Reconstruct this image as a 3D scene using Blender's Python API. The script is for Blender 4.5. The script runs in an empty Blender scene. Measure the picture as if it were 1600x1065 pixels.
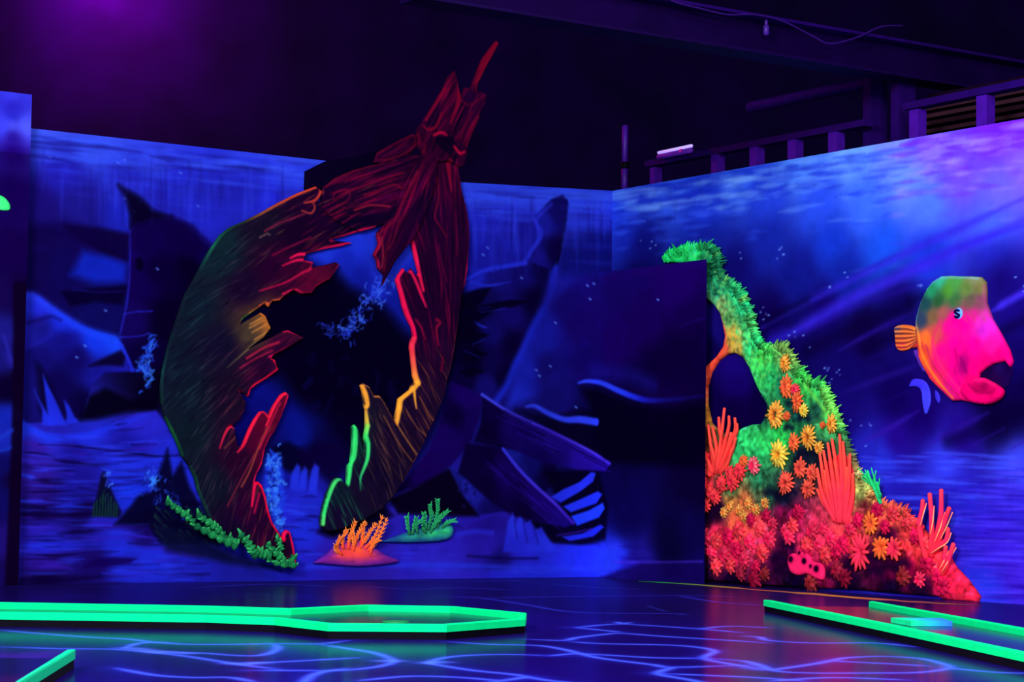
import bpy, bmesh, math
import numpy as np
from mathutils import Vector, Matrix, geometry
from mathutils.geometry import delaunay_2d_cdt

sc = bpy.context.scene
COL = sc.collection
rad = math.radians

# ------------------------------------------------------------------ camera
F, CX, CY = 3450.0, 800.0, 532.5          # focal length in pixels of the 1600 x 1065 frame
EYE, HOR, ROLL = 0.70, 765.0, 0.0133      # eye height (m), horizon row, clockwise roll
PITCH = math.atan((HOR - CY) / F)
cam = bpy.data.cameras.new('camera')
cam.sensor_width = 36.0
cam.lens = 36.0 * F / 1600.0
cam.clip_end = 200
camo = bpy.data.objects.new('camera', cam)
COL.objects.link(camo)
fw = Vector((0, math.cos(PITCH), math.sin(PITCH)))
up0 = Vector((0, -math.sin(PITCH), math.cos(PITCH)))
rt0 = Vector((1, 0, 0))
up = up0 * math.cos(ROLL) - rt0 * math.sin(ROLL)
rt = rt0 * math.cos(ROLL) + up0 * math.sin(ROLL)
M = Matrix((rt, up, -fw)).transposed().to_4x4()
M.translation = Vector((0, 0, EYE))
camo.matrix_world = M
sc.camera = camo

# ------------------------------------------------------------------ view, world, large lights
sc.view_settings.view_transform = 'Standard'
sc.view_settings.look = 'None'
sc.view_settings.exposure = 0.0
sc.view_settings.gamma = 1.0
sc.view_settings.use_curve_mapping = False
wd = bpy.data.worlds.new('dark_hall')
sc.world = wd
wd.use_nodes = True
wd.node_tree.nodes['Background'].inputs[0].default_value = (0.25, 0.05, 1.0, 1)
wd.node_tree.nodes['Background'].inputs[1].default_value = 0.004


def area(name, loc, target, size, power, col):
    l = bpy.data.lights.new(name, 'AREA')
    l.shape = 'RECTANGLE'
    l.size, l.size_y = size
    l.energy = power
    l.color = col
    o = bpy.data.objects.new(name, l)
    COL.objects.link(o)
    o.location = loc
    o.rotation_euler = (Vector(target) - Vector(loc)).to_track_quat('-Z', 'Y').to_euler()
    return o


# two neutral area lights standing in for the hall's unseen black-light tubes
area('blacklight_stand_in', (-5.0, 1.0, 5.4), (1.2, 15.5, 1.6), (4.0, 1.6), 2080, (0.97, 0.97, 1.0))
area('blacklight_stand_in', (3.5, 0.0, 5.4), (-0.6, 15.5, 1.6), (4.0, 1.6), 820, (0.97, 0.97, 1.0))
area('blacklight_stand_in', (0.6, 9.5, 5.8), (0.6, 9.7, 0.0), (5.0, 2.0), 420, (0.97, 0.97, 1.0))  # extra down-light, added only to brighten the painted floor lines


def point(name, loc, power, col, r=0.15):
    l = bpy.data.lights.new(name, 'POINT')
    l.energy = power
    l.color = col
    l.shadow_soft_size = r
    o = bpy.data.objects.new(name, l)
    COL.objects.link(o)
    o.location = loc
    return o


# ------------------------------------------------------------------ survey helpers
AX = np.array([list(rt), list(up), list(fw)])
EYEP = np.array([0, 0, EYE])


def rays(px):
    px = np.asarray(px, float).reshape(-1, 2)
    return ((px[:, :1] - CX) / F) * AX[0] - ((px[:, 1:] - CY) / F) * AX[1] + AX[2]


def at_height(px, z):
    r = rays(px)
    t = (z - EYE) / r[:, 2]
    return EYEP + r * t[:, None]


def P(s):
    return [tuple(float(v) for v in p.split(',')) for p in s.split()]


class Plane:
    """vertical plane through two floor points; u runs along it, v is the height, w comes out towards the room"""
    def __init__(s, a, b):
        s.o = np.array([a[0], a[1], 0.0])
        d = np.array([b[0] - a[0], b[1] - a[1], 0.0])
        s.d = d / np.linalg.norm(d)
        n = np.array([s.d[1], -s.d[0], 0.0])
        if np.dot(n, EYEP - s.o) < 0:
            n = -n
        s.n = n

    def shift(s, w):
        q = Plane.__new__(Plane)
        q.o, q.d, q.n = s.o + s.n * w, s.d, s.n
        return q

    def uv(s, px):
        r = rays(px)
        t = np.dot(s.o - EYEP, s.n) / (r @ s.n)
        p = EYEP + r * t[:, None]
        return np.stack([(p - s.o) @ s.d, p[:, 2]], 1)

    def mpp(s, x, y):
        r = rays([(x, y)])
        t = np.dot(s.o - EYEP, s.n) / (r @ s.n)
        return float(t[0]) / F

    def xyz(s, u, v, w=0.0):
        u, v = np.asarray(u, float), np.asarray(v, float)
        w = np.broadcast_to(np.asarray(w, float), u.shape)
        return s.o + u[..., None] * s.d + w[..., None] * s.n + v[..., None] * np.array([0, 0, 1.0])


class Ground:
    n = np.array([0, 0, 1.0])

    def uv(s, px):
        return at_height(px, 0)[:, :2]

    def mpp(s, x, y):
        return 0.01

    def xyz(s, u, v, w=0.0):
        return np.stack([u, v, np.broadcast_to(np.asarray(w, float), np.shape(u))], -1)


# ------------------------------------------------------------------ scene helpers
def tag(o, label=None, cat=None, group=None, kind=None):
    if label: o['label'] = label
    if cat: o['category'] = cat
    if group: o['group'] = group
    if kind: o['kind'] = kind
    return o


def empty(name, loc, label, cat, group=None):
    o = bpy.data.objects.new(name, None)
    COL.objects.link(o)
    o.location = [float(v) for v in loc]
    return tag(o, label, cat, group)


def lin(c):
    c = np.clip(np.asarray(c, float), 0, 1)
    return np.where(c <= 0.04045, c / 12.92, ((c + 0.055) / 1.055) ** 2.4)


def paint_mat(name, rough=0.75, spec=0.08, var=0.12, scale=9.0):
    m = bpy.data.materials.new(name)
    m.use_nodes = True
    nt = m.node_tree
    b = nt.nodes['Principled BSDF']
    at = nt.nodes.new('ShaderNodeAttribute')
    at.attribute_name = 'Col'
    nz = nt.nodes.new('ShaderNodeTexNoise')
    nz.inputs['Scale'].default_value = scale
    nz.inputs['Detail'].default_value = 4
    tc = nt.nodes.new('ShaderNodeTexCoord')
    nt.links.new(tc.outputs['Object'], nz.inputs['Vector'])
    mr = nt.nodes.new('ShaderNodeMapRange')
    mr.inputs[1].default_value, mr.inputs[2].default_value = 0.25, 0.75
    mr.inputs[3].default_value, mr.inputs[4].default_value = 1 - var, 1 + var
    nt.links.new(nz.outputs[0], mr.inputs[0])
    mx = nt.nodes.new('ShaderNodeVectorMath')
    mx.operation = 'SCALE'
    nt.links.new(at.outputs['Color'], mx.inputs[0])
    nt.links.new(mr.outputs[0], mx.inputs['Scale'])
    nt.links.new(mx.outputs[0], b.inputs['Base Color'])
    b.inputs['Roughness'].default_value = rough
    b.inputs['Specular IOR Level'].default_value = spec
    return m


def flat_mat(name, rgb, rough=0.6, spec=0.2, var=0.15, scale=14.0, emit=None):
    m = bpy.data.materials.new(name)
    m.use_nodes = True
    nt = m.node_tree
    b = nt.nodes['Principled BSDF']
    c = lin(np.array(rgb) / 255.0)
    nz = nt.nodes.new('ShaderNodeTexNoise')
    nz.inputs['Scale'].default_value = scale
    tc = nt.nodes.new('ShaderNodeTexCoord')
    nt.links.new(tc.outputs['Object'], nz.inputs['Vector'])
    cr = nt.nodes.new('ShaderNodeValToRGB')
    cr.color_ramp.elements[0].position, cr.color_ramp.elements[1].position = 0.3, 0.7
    cr.color_ramp.elements[0].color = (*[float(v) * (1 - var) for v in c], 1)
    cr.color_ramp.elements[1].color = (*[float(min(1, v * (1 + var))) for v in c], 1)
    nt.links.new(nz.outputs[0], cr.inputs[0])
    nt.links.new(cr.outputs[0], b.inputs['Base Color'])
    b.inputs['Roughness'].default_value = rough
    b.inputs['Specular IOR Level'].default_value = spec
    if emit:
        b.inputs['Emission Color'].default_value = (*[float(v) for v in lin(np.array(emit[0]) / 255.0)], 1)
        b.inputs['Emission Strength'].default_value = emit[1]
    return m


MURAL = paint_mat('fluorescent_mural_paint', 0.9, 0.0)
WOODPAINT = paint_mat('fluorescent_paint_on_board', 0.85, 0.015, 0.15, 14)
DARKM = flat_mat('dark_hall_paint', (11, 0, 44), 0.85, 0.03, 0.3, 1.5)


class Acc:
    """collects vertices, faces and per-vertex paint; build() links them as ONE mesh object"""
    def __init__(s):
        s.v, s.f, s.c, s.n = [], [], [], 0

    def add(s, v, f, c=(0, 0, 0)):
        v = np.asarray(v, float).reshape(-1, 3)
        c = np.broadcast_to(np.asarray(c, float), (len(v), 3))
        s.v.append(v)
        s.c.append(c)
        s.f.extend([tuple(int(i) + s.n for i in q) for q in f])
        s.n += len(v)

    def box8(s, p, c=(0, 0, 0)):
        s.add(p, [(0, 1, 2, 3), (7, 6, 5, 4), (0, 4, 5, 1), (1, 5, 6, 2), (2, 6, 7, 3), (3, 7, 4, 0)], c)

    def tube(s, path, r, c=(0, 0, 0), seg=8, cap=True):
        path = np.asarray(path, float)
        k = len(path)
        r = np.broadcast_to(np.asarray(r, float), (k,))
        c = np.broadcast_to(np.asarray(c, float), (k, 3))
        tn = np.gradient(path, axis=0)
        tn /= np.linalg.norm(tn, axis=1)[:, None] + 1e-12
        ref = np.array([0.31, 0.52, 0.8])
        ref /= np.linalg.norm(ref)
        a = np.cross(tn, ref)
        a /= np.linalg.norm(a, axis=1)[:, None] + 1e-12
        b = np.cross(tn, a)
        th = np.arange(seg) * 2 * np.pi / seg
        ring = (path[:, None] + r[:, None, None] * (np.cos(th)[None, :, None] * a[:, None] + np.sin(th)[None, :, None] * b[:, None]))
        f = []
        for i in range(k - 1):
            for j in range(seg):
                j2 = (j + 1) % seg
                f.append((i * seg + j, i * seg + j2, (i + 1) * seg + j2, (i + 1) * seg + j))
        v = ring.reshape(-1, 3)
        cc = np.repeat(c, seg, 0)
        if cap:
            e0 = path[0] - tn[0] * r[0] * 0.6
            e1 = path[-1] + tn[-1] * r[-1] * 0.6
            v = np.vstack([v, e0, e1])
            cc = np.vstack([cc, c[0], c[-1]])
            n0 = k * seg
            for j in range(seg):
                j2 = (j + 1) % seg
                f.append((j2, j, n0))
                f.append(((k - 1) * seg + j, (k - 1) * seg + j2, n0 + 1))
        s.add(v, f, cc)

    def build(s, name, m, parent=None, smooth=False, label=None):
        me = bpy.data.meshes.new(name)
        V = np.vstack(s.v)
        me.from_pydata([tuple(x) for x in V], [], s.f)
        at = me.attributes.new('Col', 'FLOAT_COLOR', 'POINT')
        Cc = np.ones((len(V), 4), np.float32)
        Cc[:, :3] = lin(np.vstack(s.c))
        at.data.foreach_set('color', Cc.ravel())
        me.materials.append(m)
        if smooth:
            me.polygons.foreach_set('use_smooth', np.ones(len(me.polygons), bool))
        me.validate()
        bm = bmesh.new(); bm.from_mesh(me)
        bmesh.ops.recalc_face_normals(bm, faces=bm.faces)
        bm.to_mesh(me); bm.free()
        o = bpy.data.objects.new(name, me)
        COL.objects.link(o)
        if parent:
            o.parent = parent
            o.matrix_parent_inverse = Matrix.Translation(-Vector(parent.location))
        if label: o['label'] = label
        return o


def pbox(pl, u0, u1, v0, v1, w0, w1):
    """eight corners of a box standing on a plane"""
    q = [(u0, v0, w0), (u1, v0, w0), (u1, v1, w0), (u0, v1, w0), (u0, v0, w1), (u1, v0, w1), (u1, v1, w1), (u0, v1, w1)]
    return np.array([pl.xyz(a, b, c) for a, b, c in q])


# ------------------------------------------------------------------ painter: murals are painted in metres on the wall
def hash2(i, j, seed):
    h = (i.astype(np.int64) * 374761393 + j.astype(np.int64) * 668265263 + seed * 1442695041) & 0x7fffffff
    h = ((h ^ (h >> 13)) * 1274126177) & 0x7fffffff
    return ((h ^ (h >> 16)) & 0xffff) / 65535.0


def vnoise(x, y, seed=0):
    i, j = np.floor(x), np.floor(y)
    a, b = x - i, y - j
    a, b = a * a * (3 - 2 * a), b * b * (3 - 2 * b)
    return (hash2(i, j, seed) * (1 - a) + hash2(i + 1, j, seed) * a) * (1 - b) + (hash2(i, j + 1, seed) * (1 - a) + hash2(i + 1, j + 1, seed) * a) * b


def fbm(x, y, seed=0, oct=3):
    t, am, s = 0, 0.5, 0
    for k in range(oct):
        t = t + am * vnoise(x * 2 ** k, y * 2 ** k, seed + k * 17)
        s += am
        am *= 0.5
    return t / s


def smooth_path(p, n=6):
    p = np.asarray(p, float)
    if len(p) < 3:
        return p
    q = np.vstack([2 * p[0] - p[1], p, 2 * p[-1] - p[-2]])
    out = []
    for i in range(1, len(q) - 2):
        for k in range(n):
            t = k / n
            out.append(0.5 * ((2 * q[i]) + (q[i + 1] - q[i - 1]) * t + (2 * q[i - 1] - 5 * q[i] + 4 * q[i + 1] - q[i + 2]) * t * t + (3 * q[i] - q[i - 1] - 3 * q[i + 1] + q[i + 2]) * t ** 3))
    out.append(q[-2])
    return np.array(out)


def inside(poly, x, y):
    r = np.zeros(np.shape(x), bool)
    n = len(poly)
    for i in range(n):
        x0, y0 = poly[i]
        x1, y1 = poly[(i + 1) % n]
        if y0 == y1:
            continue
        c = ((y0 > y) != (y1 > y)) & (x < (x1 - x0) * (y - y0) / (y1 - y0) + x0)
        r ^= c
    return r


def dist_poly(poly, x, y, closed=True):
    d = np.full(np.shape(x), 1e9)
    n = len(poly)
    for i in range(n if closed else n - 1):
        a, b = poly[i], poly[(i + 1) % n]
        e = b - a
        L = e @ e + 1e-12
        t = np.clip(((x - a[0]) * e[0] + (y - a[1]) * e[1]) / L, 0, 1)
        d = np.minimum(d, (x - a[0] - t * e[0]) ** 2 + (y - a[1] - t * e[1]) ** 2)
    return np.sqrt(d)


def ctrl(s):
    out = []
    for p in s.replace('\n', ' ').split(';'):
        if p.strip():
            out.append([float(v) for v in p.split(',')])
    return np.array(out)


class Canvas:
    def __init__(s, pl, u, v):
        s.pl, s.u, s.v = pl, np.asarray(u, float), np.asarray(v, float)
        s.U, s.V = np.meshgrid(s.u, s.v)
        s.img = np.zeros(s.U.shape + (3,))

    def m(s, pts):
        return s.pl.uv([(p[0], p[1]) for p in pts])

    def window(s, lo, hi):
        a, b = np.searchsorted(s.u, [lo[0], hi[0]])
        c, d = np.searchsorted(s.v, [lo[1], hi[1]])
        if b - a < 1 or d - c < 1:
            return None
        return (slice(c, d), slice(a, b))

    def fill(s, text, soft=0.12, mask=None, sl=None):
        k = ctrl(text)
        uv = s.m(k[:, :2])
        sl = sl or (slice(None), slice(None))
        U, V = s.U[sl], s.V[sl]
        acc, ws = np.zeros(U.shape + (3,)), np.zeros(U.shape)
        for (a, b), c in zip(uv, k[:, 2:5] / 255):
            w = 1 / ((U - a) ** 2 + (V - b) ** 2 + soft ** 2) ** 2
            acc += w[..., None] * c
            ws += w
        out = acc / ws[..., None]
        if mask is None:
            s.img[sl] = out
        else:
            s.img[sl] = s.img[sl] * (1 - mask[..., None]) + out * mask[..., None]

    def poly(s, pts, col, a=1.0, soft=2.0, smooth=False, clip=None):
        """filled shape; soft = width of its feathered rim (pixels of the survey); col is one colour or control points"""
        if isinstance(pts, str): pts = P(pts)
        mp = s.pl.mpp(*pts[0][:2])
        q = s.m(pts)
        if smooth:
            q = smooth_path(np.vstack([q, q[:1]]), 5)[:-1]
        sw = max(soft * mp, 1e-4)
        sl = s.window(q.min(0) - sw, q.max(0) + sw)
        if sl is None: return
        U, V = s.U[sl], s.V[sl]
        d = dist_poly(q, U, V)
        d = np.where(inside(q, U, V), d, -d)
        mask = np.clip(0.5 + d / sw, 0, 1) * a
        mask = mask * mask * (3 - 2 * mask) if a == 1 else mask
        if clip is not None: mask = mask * clip[sl]
        if isinstance(col, str):
            s.fill(col, 0.05, mask, sl)
        else:
            s.img[sl] = s.img[sl] * (1 - mask[..., None]) + np.array(col) / 255 * mask[..., None]

    def stroke(s, pts, w, col, a=1.0, soft=None, clip=None, metres=False, smooth=True, taper=None):
        if isinstance(pts, str): pts = P(pts)
        q0 = s.m(pts)
        s.stroke_uv(q0, np.asarray(w, float) * (1 if metres else s.pl.mpp(*pts[0][:2])), col, a,
                    None if soft is None else soft * (1 if metres else s.pl.mpp(*pts[0][:2])), clip, smooth, taper)

    def stroke_uv(s, q0, w, col, a=1.0, soft=None, clip=None, smooth=True, taper=None):
        q = smooth_path(q0, 5) if smooth else np.asarray(q0)
        n = len(q)
        tt = np.linspace(0, 1, n)
        w = np.atleast_1d(w)
        W = np.interp(tt, np.linspace(0, 1, len(w)), w)
        if taper:
            W = W * np.clip(np.minimum(tt, 1 - tt) / taper, 0.15, 1)
        C = np.asarray(col, float).reshape(-1, 3) / 255
        C = np.stack([np.interp(tt, np.linspace(0, 1, len(C)), C[:, k]) for k in range(3)], 1)
        sf = soft if soft is not None else max(W.max() * 0.7, 0.004)
        pad = W.max() / 2 + sf
        sl = s.window(q.min(0) - pad, q.max(0) + pad)
        if sl is None: return
        U, V = s.U[sl], s.V[sl]
        best = np.full(U.shape, 1e9)
        cc = np.zeros(U.shape + (3,))
        for i in range(n - 1):
            e = q[i + 1] - q[i]
            t = np.clip(((U - q[i][0]) * e[0] + (V - q[i][1]) * e[1]) / (e @ e + 1e-12), 0, 1)
            d = np.hypot(U - q[i][0] - t * e[0], V - q[i][1] - t * e[1]) - (W[i] * (1 - t) + W[i + 1] * t) / 2
            k = d < best
            best = np.where(k, d, best)
            cc = np.where(k[..., None], C[i] * (1 - t[..., None]) + C[i + 1] * t[..., None], cc)
        mask = np.clip(0.5 - best / sf, 0, 1)
        mask = mask * mask * (3 - 2 * mask) * a
        if clip is not None: mask = mask * clip[sl]
        s.img[sl] = s.img[sl] * (1 - mask[..., None]) + cc * mask[..., None]

    def mask(s, pts, holes=()):
        q = s.m(P(pts) if isinstance(pts, str) else pts)
        m = inside(q, s.U, s.V)
        for h in holes:
            m &= ~inside(s.m(P(h)), s.U, s.V)
        return m.astype(float)

    def dots(s, pts, n, r, col, seed=0, a=0.9, spread=8):
        """a trail of small paint dabs along a line"""
        g = np.random.default_rng(seed)
        q = smooth_path(s.m(P(pts)), 6)
        mp = s.pl.mpp(*P(pts)[0])
        C = np.asarray(col, float).reshape(-1, 3)
        for k in range(n):
            c = q[g.integers(len(q))] + g.normal(0, spread * mp, 2)
            th = g.uniform(0, 6.28)
            ln = g.uniform(0.5, 1.8) * r * mp
            e = np.array([math.cos(th), math.sin(th)]) * ln
            s.stroke_uv(np.array([c - e, c + e * 0.2 + np.array([e[1], -e[0]]) * .4, c + e]), r * mp * g.uniform(.5, 1), C[g.integers(len(C))], a * g.uniform(.5, 1), r * mp * .7)

    def sample(s, u, v):
        i = np.clip(np.interp(u, s.u, np.arange(len(s.u))), 0, len(s.u) - 1.001)
        j = np.clip(np.interp(v, s.v, np.arange(len(s.v))), 0, len(s.v) - 1.001)
        a, b = i.astype(int), j.astype(int)
        x, y = (i - a)[:, None], (j - b)[:, None]
        I = s.img
        return (I[b, a] * (1 - x) + I[b, a + 1] * x) * (1 - y) + (I[b + 1, a] * (1 - x) + I[b + 1, a + 1] * x) * y

    def mesh(s, name, m, thick=0.1, kind='structure', back=(10, 2, 30), top=None, inset=0.0):
        """the painted surface as a fine grid with the wall's body behind it"""
        nv, nu = s.U.shape
        VV = s.V if top is None else np.minimum(s.V, top[None, :] - (s.v[-1] - s.V) * 1e-4)
        V = s.pl.xyz(s.U, VV).reshape(-1, 3)
        idx = np.arange(nv * nu).reshape(nv, nu)
        Fq = np.stack([idx[:-1, :-1], idx[:-1, 1:], idx[1:, 1:], idx[1:, :-1]], -1).reshape(-1, 4)
        if isinstance(s.pl, Plane):
            nrm = np.cross(V[1] - V[0], V[nu] - V[0])
            if nrm @ s.pl.n < 0: Fq = Fq[:, ::-1]
            bx = pbox(s.pl, s.u[0], s.u[-1], s.v[0], s.v[-1], -thick, -0.002)
            bx[[1, 2]] -= s.pl.d * inset
            bx[[5, 6]] -= s.pl.d * .004
            if top is not None: bx[[2, 6], 2], bx[[3, 7], 2] = top[-1] - .003, top[0] - .003
        else:
            bx = np.array([(x, y, z) for z in (-thick, -0.002) for x, y in ((s.u[0], s.v[0]), (s.u[-1], s.v[0]), (s.u[-1], s.v[-1]), (s.u[0], s.v[-1]))])
        n0 = len(V)
        bf = np.array([(3, 2, 1, 0), (4, 5, 6, 7), (0, 1, 5, 4), (1, 2, 6, 5), (2, 3, 7, 6), (3, 0, 4, 7)]) + n0
        V = np.vstack([V, bx])
        Fq = np.vstack([Fq, bf]).astype(np.int32)
        me = bpy.data.meshes.new(name)
        me.vertices.add(len(V)); me.vertices.foreach_set('co', V.astype(np.float32).ravel())
        me.loops.add(Fq.size); me.loops.foreach_set('vertex_index', Fq.ravel())
        me.polygons.add(len(Fq)); me.polygons.foreach_set('loop_start', np.arange(0, Fq.size, 4, dtype=np.int32))
        me.update(calc_edges=True)
        C = np.ones((len(V), 4), np.float32)
        C[:n0, :3] = lin(s.img.reshape(-1, 3))
        C[n0:, :3] = lin(np.array(back) / 255)
        me.attributes.new('Col', 'FLOAT_COLOR', 'POINT').data.foreach_set('color', C.ravel())
        me.materials.append(m)
        o = bpy.data.objects.new(name, me)
        COL.objects.link(o)
        return tag(o, kind=kind)


def relief(name, cv, pts, w0, w1, parent=None, holes=(), res=0.008, bev=0.012, bump=0.0, bumpscale=20, m=None, smooth_outline=False, label=None, tilt=None):
    """a cut-out board or moulded relief: outline surveyed on the wall plane, real thickness, paint taken from the canvas"""
    pl = cv.pl
    loops = [pl.uv(P(p) if isinstance(p, str) else p) for p in [pts] + list(holes)]
    if smooth_outline:
        loops = [smooth_path(np.vstack([q, q[:1]]), 4)[:-1] for q in loops]
    co, ed = [], []
    for q in loops:                                    # refine the outline
        pp = []
        for i in range(len(q)):
            a, b = q[i], q[(i + 1) % len(q)]
            k = max(1, int(np.hypot(*(b - a)) / (res * 1.5)))
            for t in range(k):
                pp.append(a + (b - a) * t / k)
        n0 = len(co)
        co.extend(pp)
        ed.extend([(n0 + i, n0 + (i + 1) % len(pp)) for i in range(len(pp))])
    nb = len(co)
    lo, hi = loops[0].min(0), loops[0].max(0)
    gu, gv = np.meshgrid(np.arange(lo[0], hi[0], res), np.arange(lo[1], hi[1], res))
    gu = gu + (np.arange(gu.shape[0]) % 2)[:, None] * res / 2
    x, y = gu.ravel(), gv.ravel()
    ok = inside(loops[0], x, y)
    for h in loops[1:]: ok &= ~inside(h, x, y)
    x, y = x[ok], y[ok]
    d = np.full(x.shape, 1e9)
    for q in loops: d = np.minimum(d, dist_poly(q, x, y))
    ok = d > res * 0.5
    x, y = x[ok], y[ok]
    allp = co + list(zip(x, y))
    r = delaunay_2d_cdt([Vector((float(a), float(b))) for a, b in allp], ed, [], 0, 1e-6)
    vs = np.array([tuple(v) for v in r[0]])
    tri = np.array([t for t in r[2] if len(t) == 3])
    cen = vs[tri].mean(1)
    ok = inside(loops[0], cen[:, 0], cen[:, 1])
    for h in loops[1:]: ok &= ~inside(h, cen[:, 0], cen[:, 1])
    tri = tri[ok]
    used = np.zeros(len(vs), bool); used[tri.ravel()] = True
    mp = np.cumsum(used) - 1
    vs = vs[used]; tri = mp[tri]
    d = np.full(len(vs), 1e9)
    for q in loops: d = np.minimum(d, dist_poly(q, vs[:, 0], vs[:, 1]))
    t = np.clip(d / bev, 0, 1)
    w = w1 - (w1 - w0) * 0.5 * (1 - np.sqrt(np.clip(1 - (1 - t) ** 2, 0, 1)))
    if bump:
        w = w + bump * (fbm(vs[:, 0] * bumpscale, vs[:, 1] * bumpscale, 5) - 0.5) * t
    if tilt: w = w + tilt(vs)
    top = pl.xyz(vs[:, 0], vs[:, 1], w)
    wb = np.full(len(vs), w0) + (tilt(vs) if tilt else 0)
    bot = pl.xyz(vs[:, 0], vs[:, 1], wb)
    c = cv.sample(vs[:, 0], vs[:, 1])
    e = {}
    for a, b, k in tri:
        for p, q in ((a, b), (b, k), (k, a)): e[(p, q)] = 1
    rim = [(p, q) for (p, q) in e if (q, p) not in e]
    bi = sorted({i for p, q in rim for i in (p, q)})
    bmap = {i: k for k, i in enumerate(bi)}
    nt = len(vs)
    A = Acc()
    rimcol = c[bi] * 0.75
    A.add(np.vstack([top, bot[bi]]), [tuple(t3) for t3 in tri] + [(q, p, nt + bmap[p], nt + bmap[q]) for p, q in rim], np.vstack([c, rimcol]))
    return A.build(name, m or WOODPAINT, parent, True, label)


def R2(seed): return np.random.default_rng(seed)


# ================================================================== the walls' planes
HT = 3.19                                    # height of the mural walls
a0, a1 = at_height([(45, 200), (505, 250.6)], HT)
b0, b1 = at_height([(600, 277.7), (957, 298)], HT)
r0, r1 = at_height([(957, 298), (1600, 185)], HT)
PA, PB, PR = Plane(a0, a1), Plane(a1, b1), Plane(r0, r1)   # the back wall starts where the left one ends
k0 = at_height([(1103, 912.5)], 0)[0]
k1 = at_height([(930, 900.8)], 0)[0]
PK = Plane(k1, k0)                           # half-height wall in the corner
n0 = at_height([(38, 914)], 0)[0]
PN = Plane(n0 - PA.d * 1.0, n0)              # nearer wall end on the left
PS = PA.shift(0.0)                           # ship boards hang parallel to the mural wall
GR = Ground()


def rng(a, b, r): return np.linspace(a, b, max(2, int(round((b - a) / r)) + 1))


RES = 0.009
uA = PA.uv([(-60, 300), (508, 300)])[:, 0]
cA = Canvas(PA, rng(uA[0], uA[1], RES), rng(0, HT, RES))
uB = 0.0
uBe = float(np.dot(b1 - PB.o, PB.d))
cB = Canvas(PB, rng(uB, uBe, RES), rng(0, HT, RES))
kH = float(PK.uv([(1103, 405)])[0, 1])
uK = PK.uv([(925, 600), (1103, 600)])[:, 0]
cK = Canvas(PK, rng(uK[0], uK[1], RES), rng(0, kH, RES))
uRe = PR.uv([(1720, 300)])[0, 0]
cR = Canvas(PR, rng(0, uRe, RES), rng(0, HT, RES))
uN = PN.uv([(-170, 500), (40, 500)])[:, 0]
nH = float(PN.uv([(43, 147)])[0, 1])
cN = Canvas(PN, rng(uN[0], uN[1], RES), rng(0, nH, RES))

LEFT_BASE = """
60,212,52,72,226; 150,228,50,76,230; 250,236,45,62,222; 300,245,36,46,212; 450,262,46,66,236; 380,262,40,55,225;
100,270,30,26,172; 200,280,32,36,186; 280,290,30,36,192; 380,290,28,30,178; 430,320,30,36,210; 460,290,36,50,216; 320,330,30,34,190; 340,300,30,32,180;
60,320,27,12,126; 130,320,28,22,145; 190,340,25,32,182; 250,320,30,30,175; 60,380,18,5,92; 120,380,16,5,92; 180,400,18,12,115; 30,440,18,5,85; 100,430,14,6,95; 60,430,15,5,88;
160,480,14,10,105; 60,560,18,10,110; 240,560,8,0,45; 230,620,5,0,28; 280,440,9,0,55; 230,420,14,0,75;
60,690,32,28,175; 150,680,28,35,190; 220,660,35,30,180; 120,740,30,15,130; 200,730,26,36,200; 100,790,24,10,112; 60,830,32,25,172; 180,830,26,30,180; 80,870,35,20,158; 220,870,28,35,190; 150,905,20,10,105; 60,905,14,4,70; 260,740,22,26,170; 300,880,26,28,175; 380,900,26,26,160;
520,385,28,50,216; 560,420,20,35,185; 600,410,28,45,205; 630,470,14,24,155; 620,500,12,18,130; 530,430,12,10,100; 560,450,12,12,105;
450,480,6,0,36; 500,470,6,0,36; 520,560,5,0,34; 560,590,6,0,40; 600,540,6,0,38; 620,560,8,2,60; 480,600,6,0,45; 540,660,6,0,44;
405,600,10,14,135; 440,660,8,12,115; 470,680,9,16,130; 500,700,9,4,75; 420,680,6,0,50; 395,650,8,8,120;
440,800,28,34,198; 470,830,28,40,212; 480,770,26,26,175; 430,850,26,32,190; 520,880,40,25,175; 480,880,32,28,185; 460,740,16,20,160;
760,292,46,72,240; 900,305,46,72,244; 830,298,44,66,236; 760,350,30,34,190; 830,370,24,22,158; 930,320,44,64,235; 940,400,14,18,135; 900,420,16,18,130; 780,390,24,24,165; 730,400,22,24,165;
920,460,24,10,112; 960,450,22,4,98; 1000,520,26,0,92; 1060,440,30,0,104; 1060,560,18,0,70; 900,540,20,8,112; 860,580,22,18,134; 915,560,20,6,108; 918,500,24,4,108; 915,640,12,6,80; 915,780,10,6,84; 960,530,26,0,98; 1030,600,16,0,66; 1090,680,8,0,36; 1000,600,14,2,68; 960,690,6,0,38; 980,800,12,5,82; 1050,850,8,3,55; 1080,830,12,5,74; 960,760,12,4,76; 880,620,20,14,120; 1080,500,20,0,78; 1090,760,10,1,50;
700,860,42,28,190; 750,840,34,20,165; 800,872,32,36,208; 900,868,30,42,222; 700,885,44,36,200; 640,870,40,30,195; 960,884,34,52,230; 600,885,46,30,175; 1000,890,30,20,140; 1090,895,16,6,90; 560,895,40,26,165; 850,890,30,40,215
"""


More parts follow.
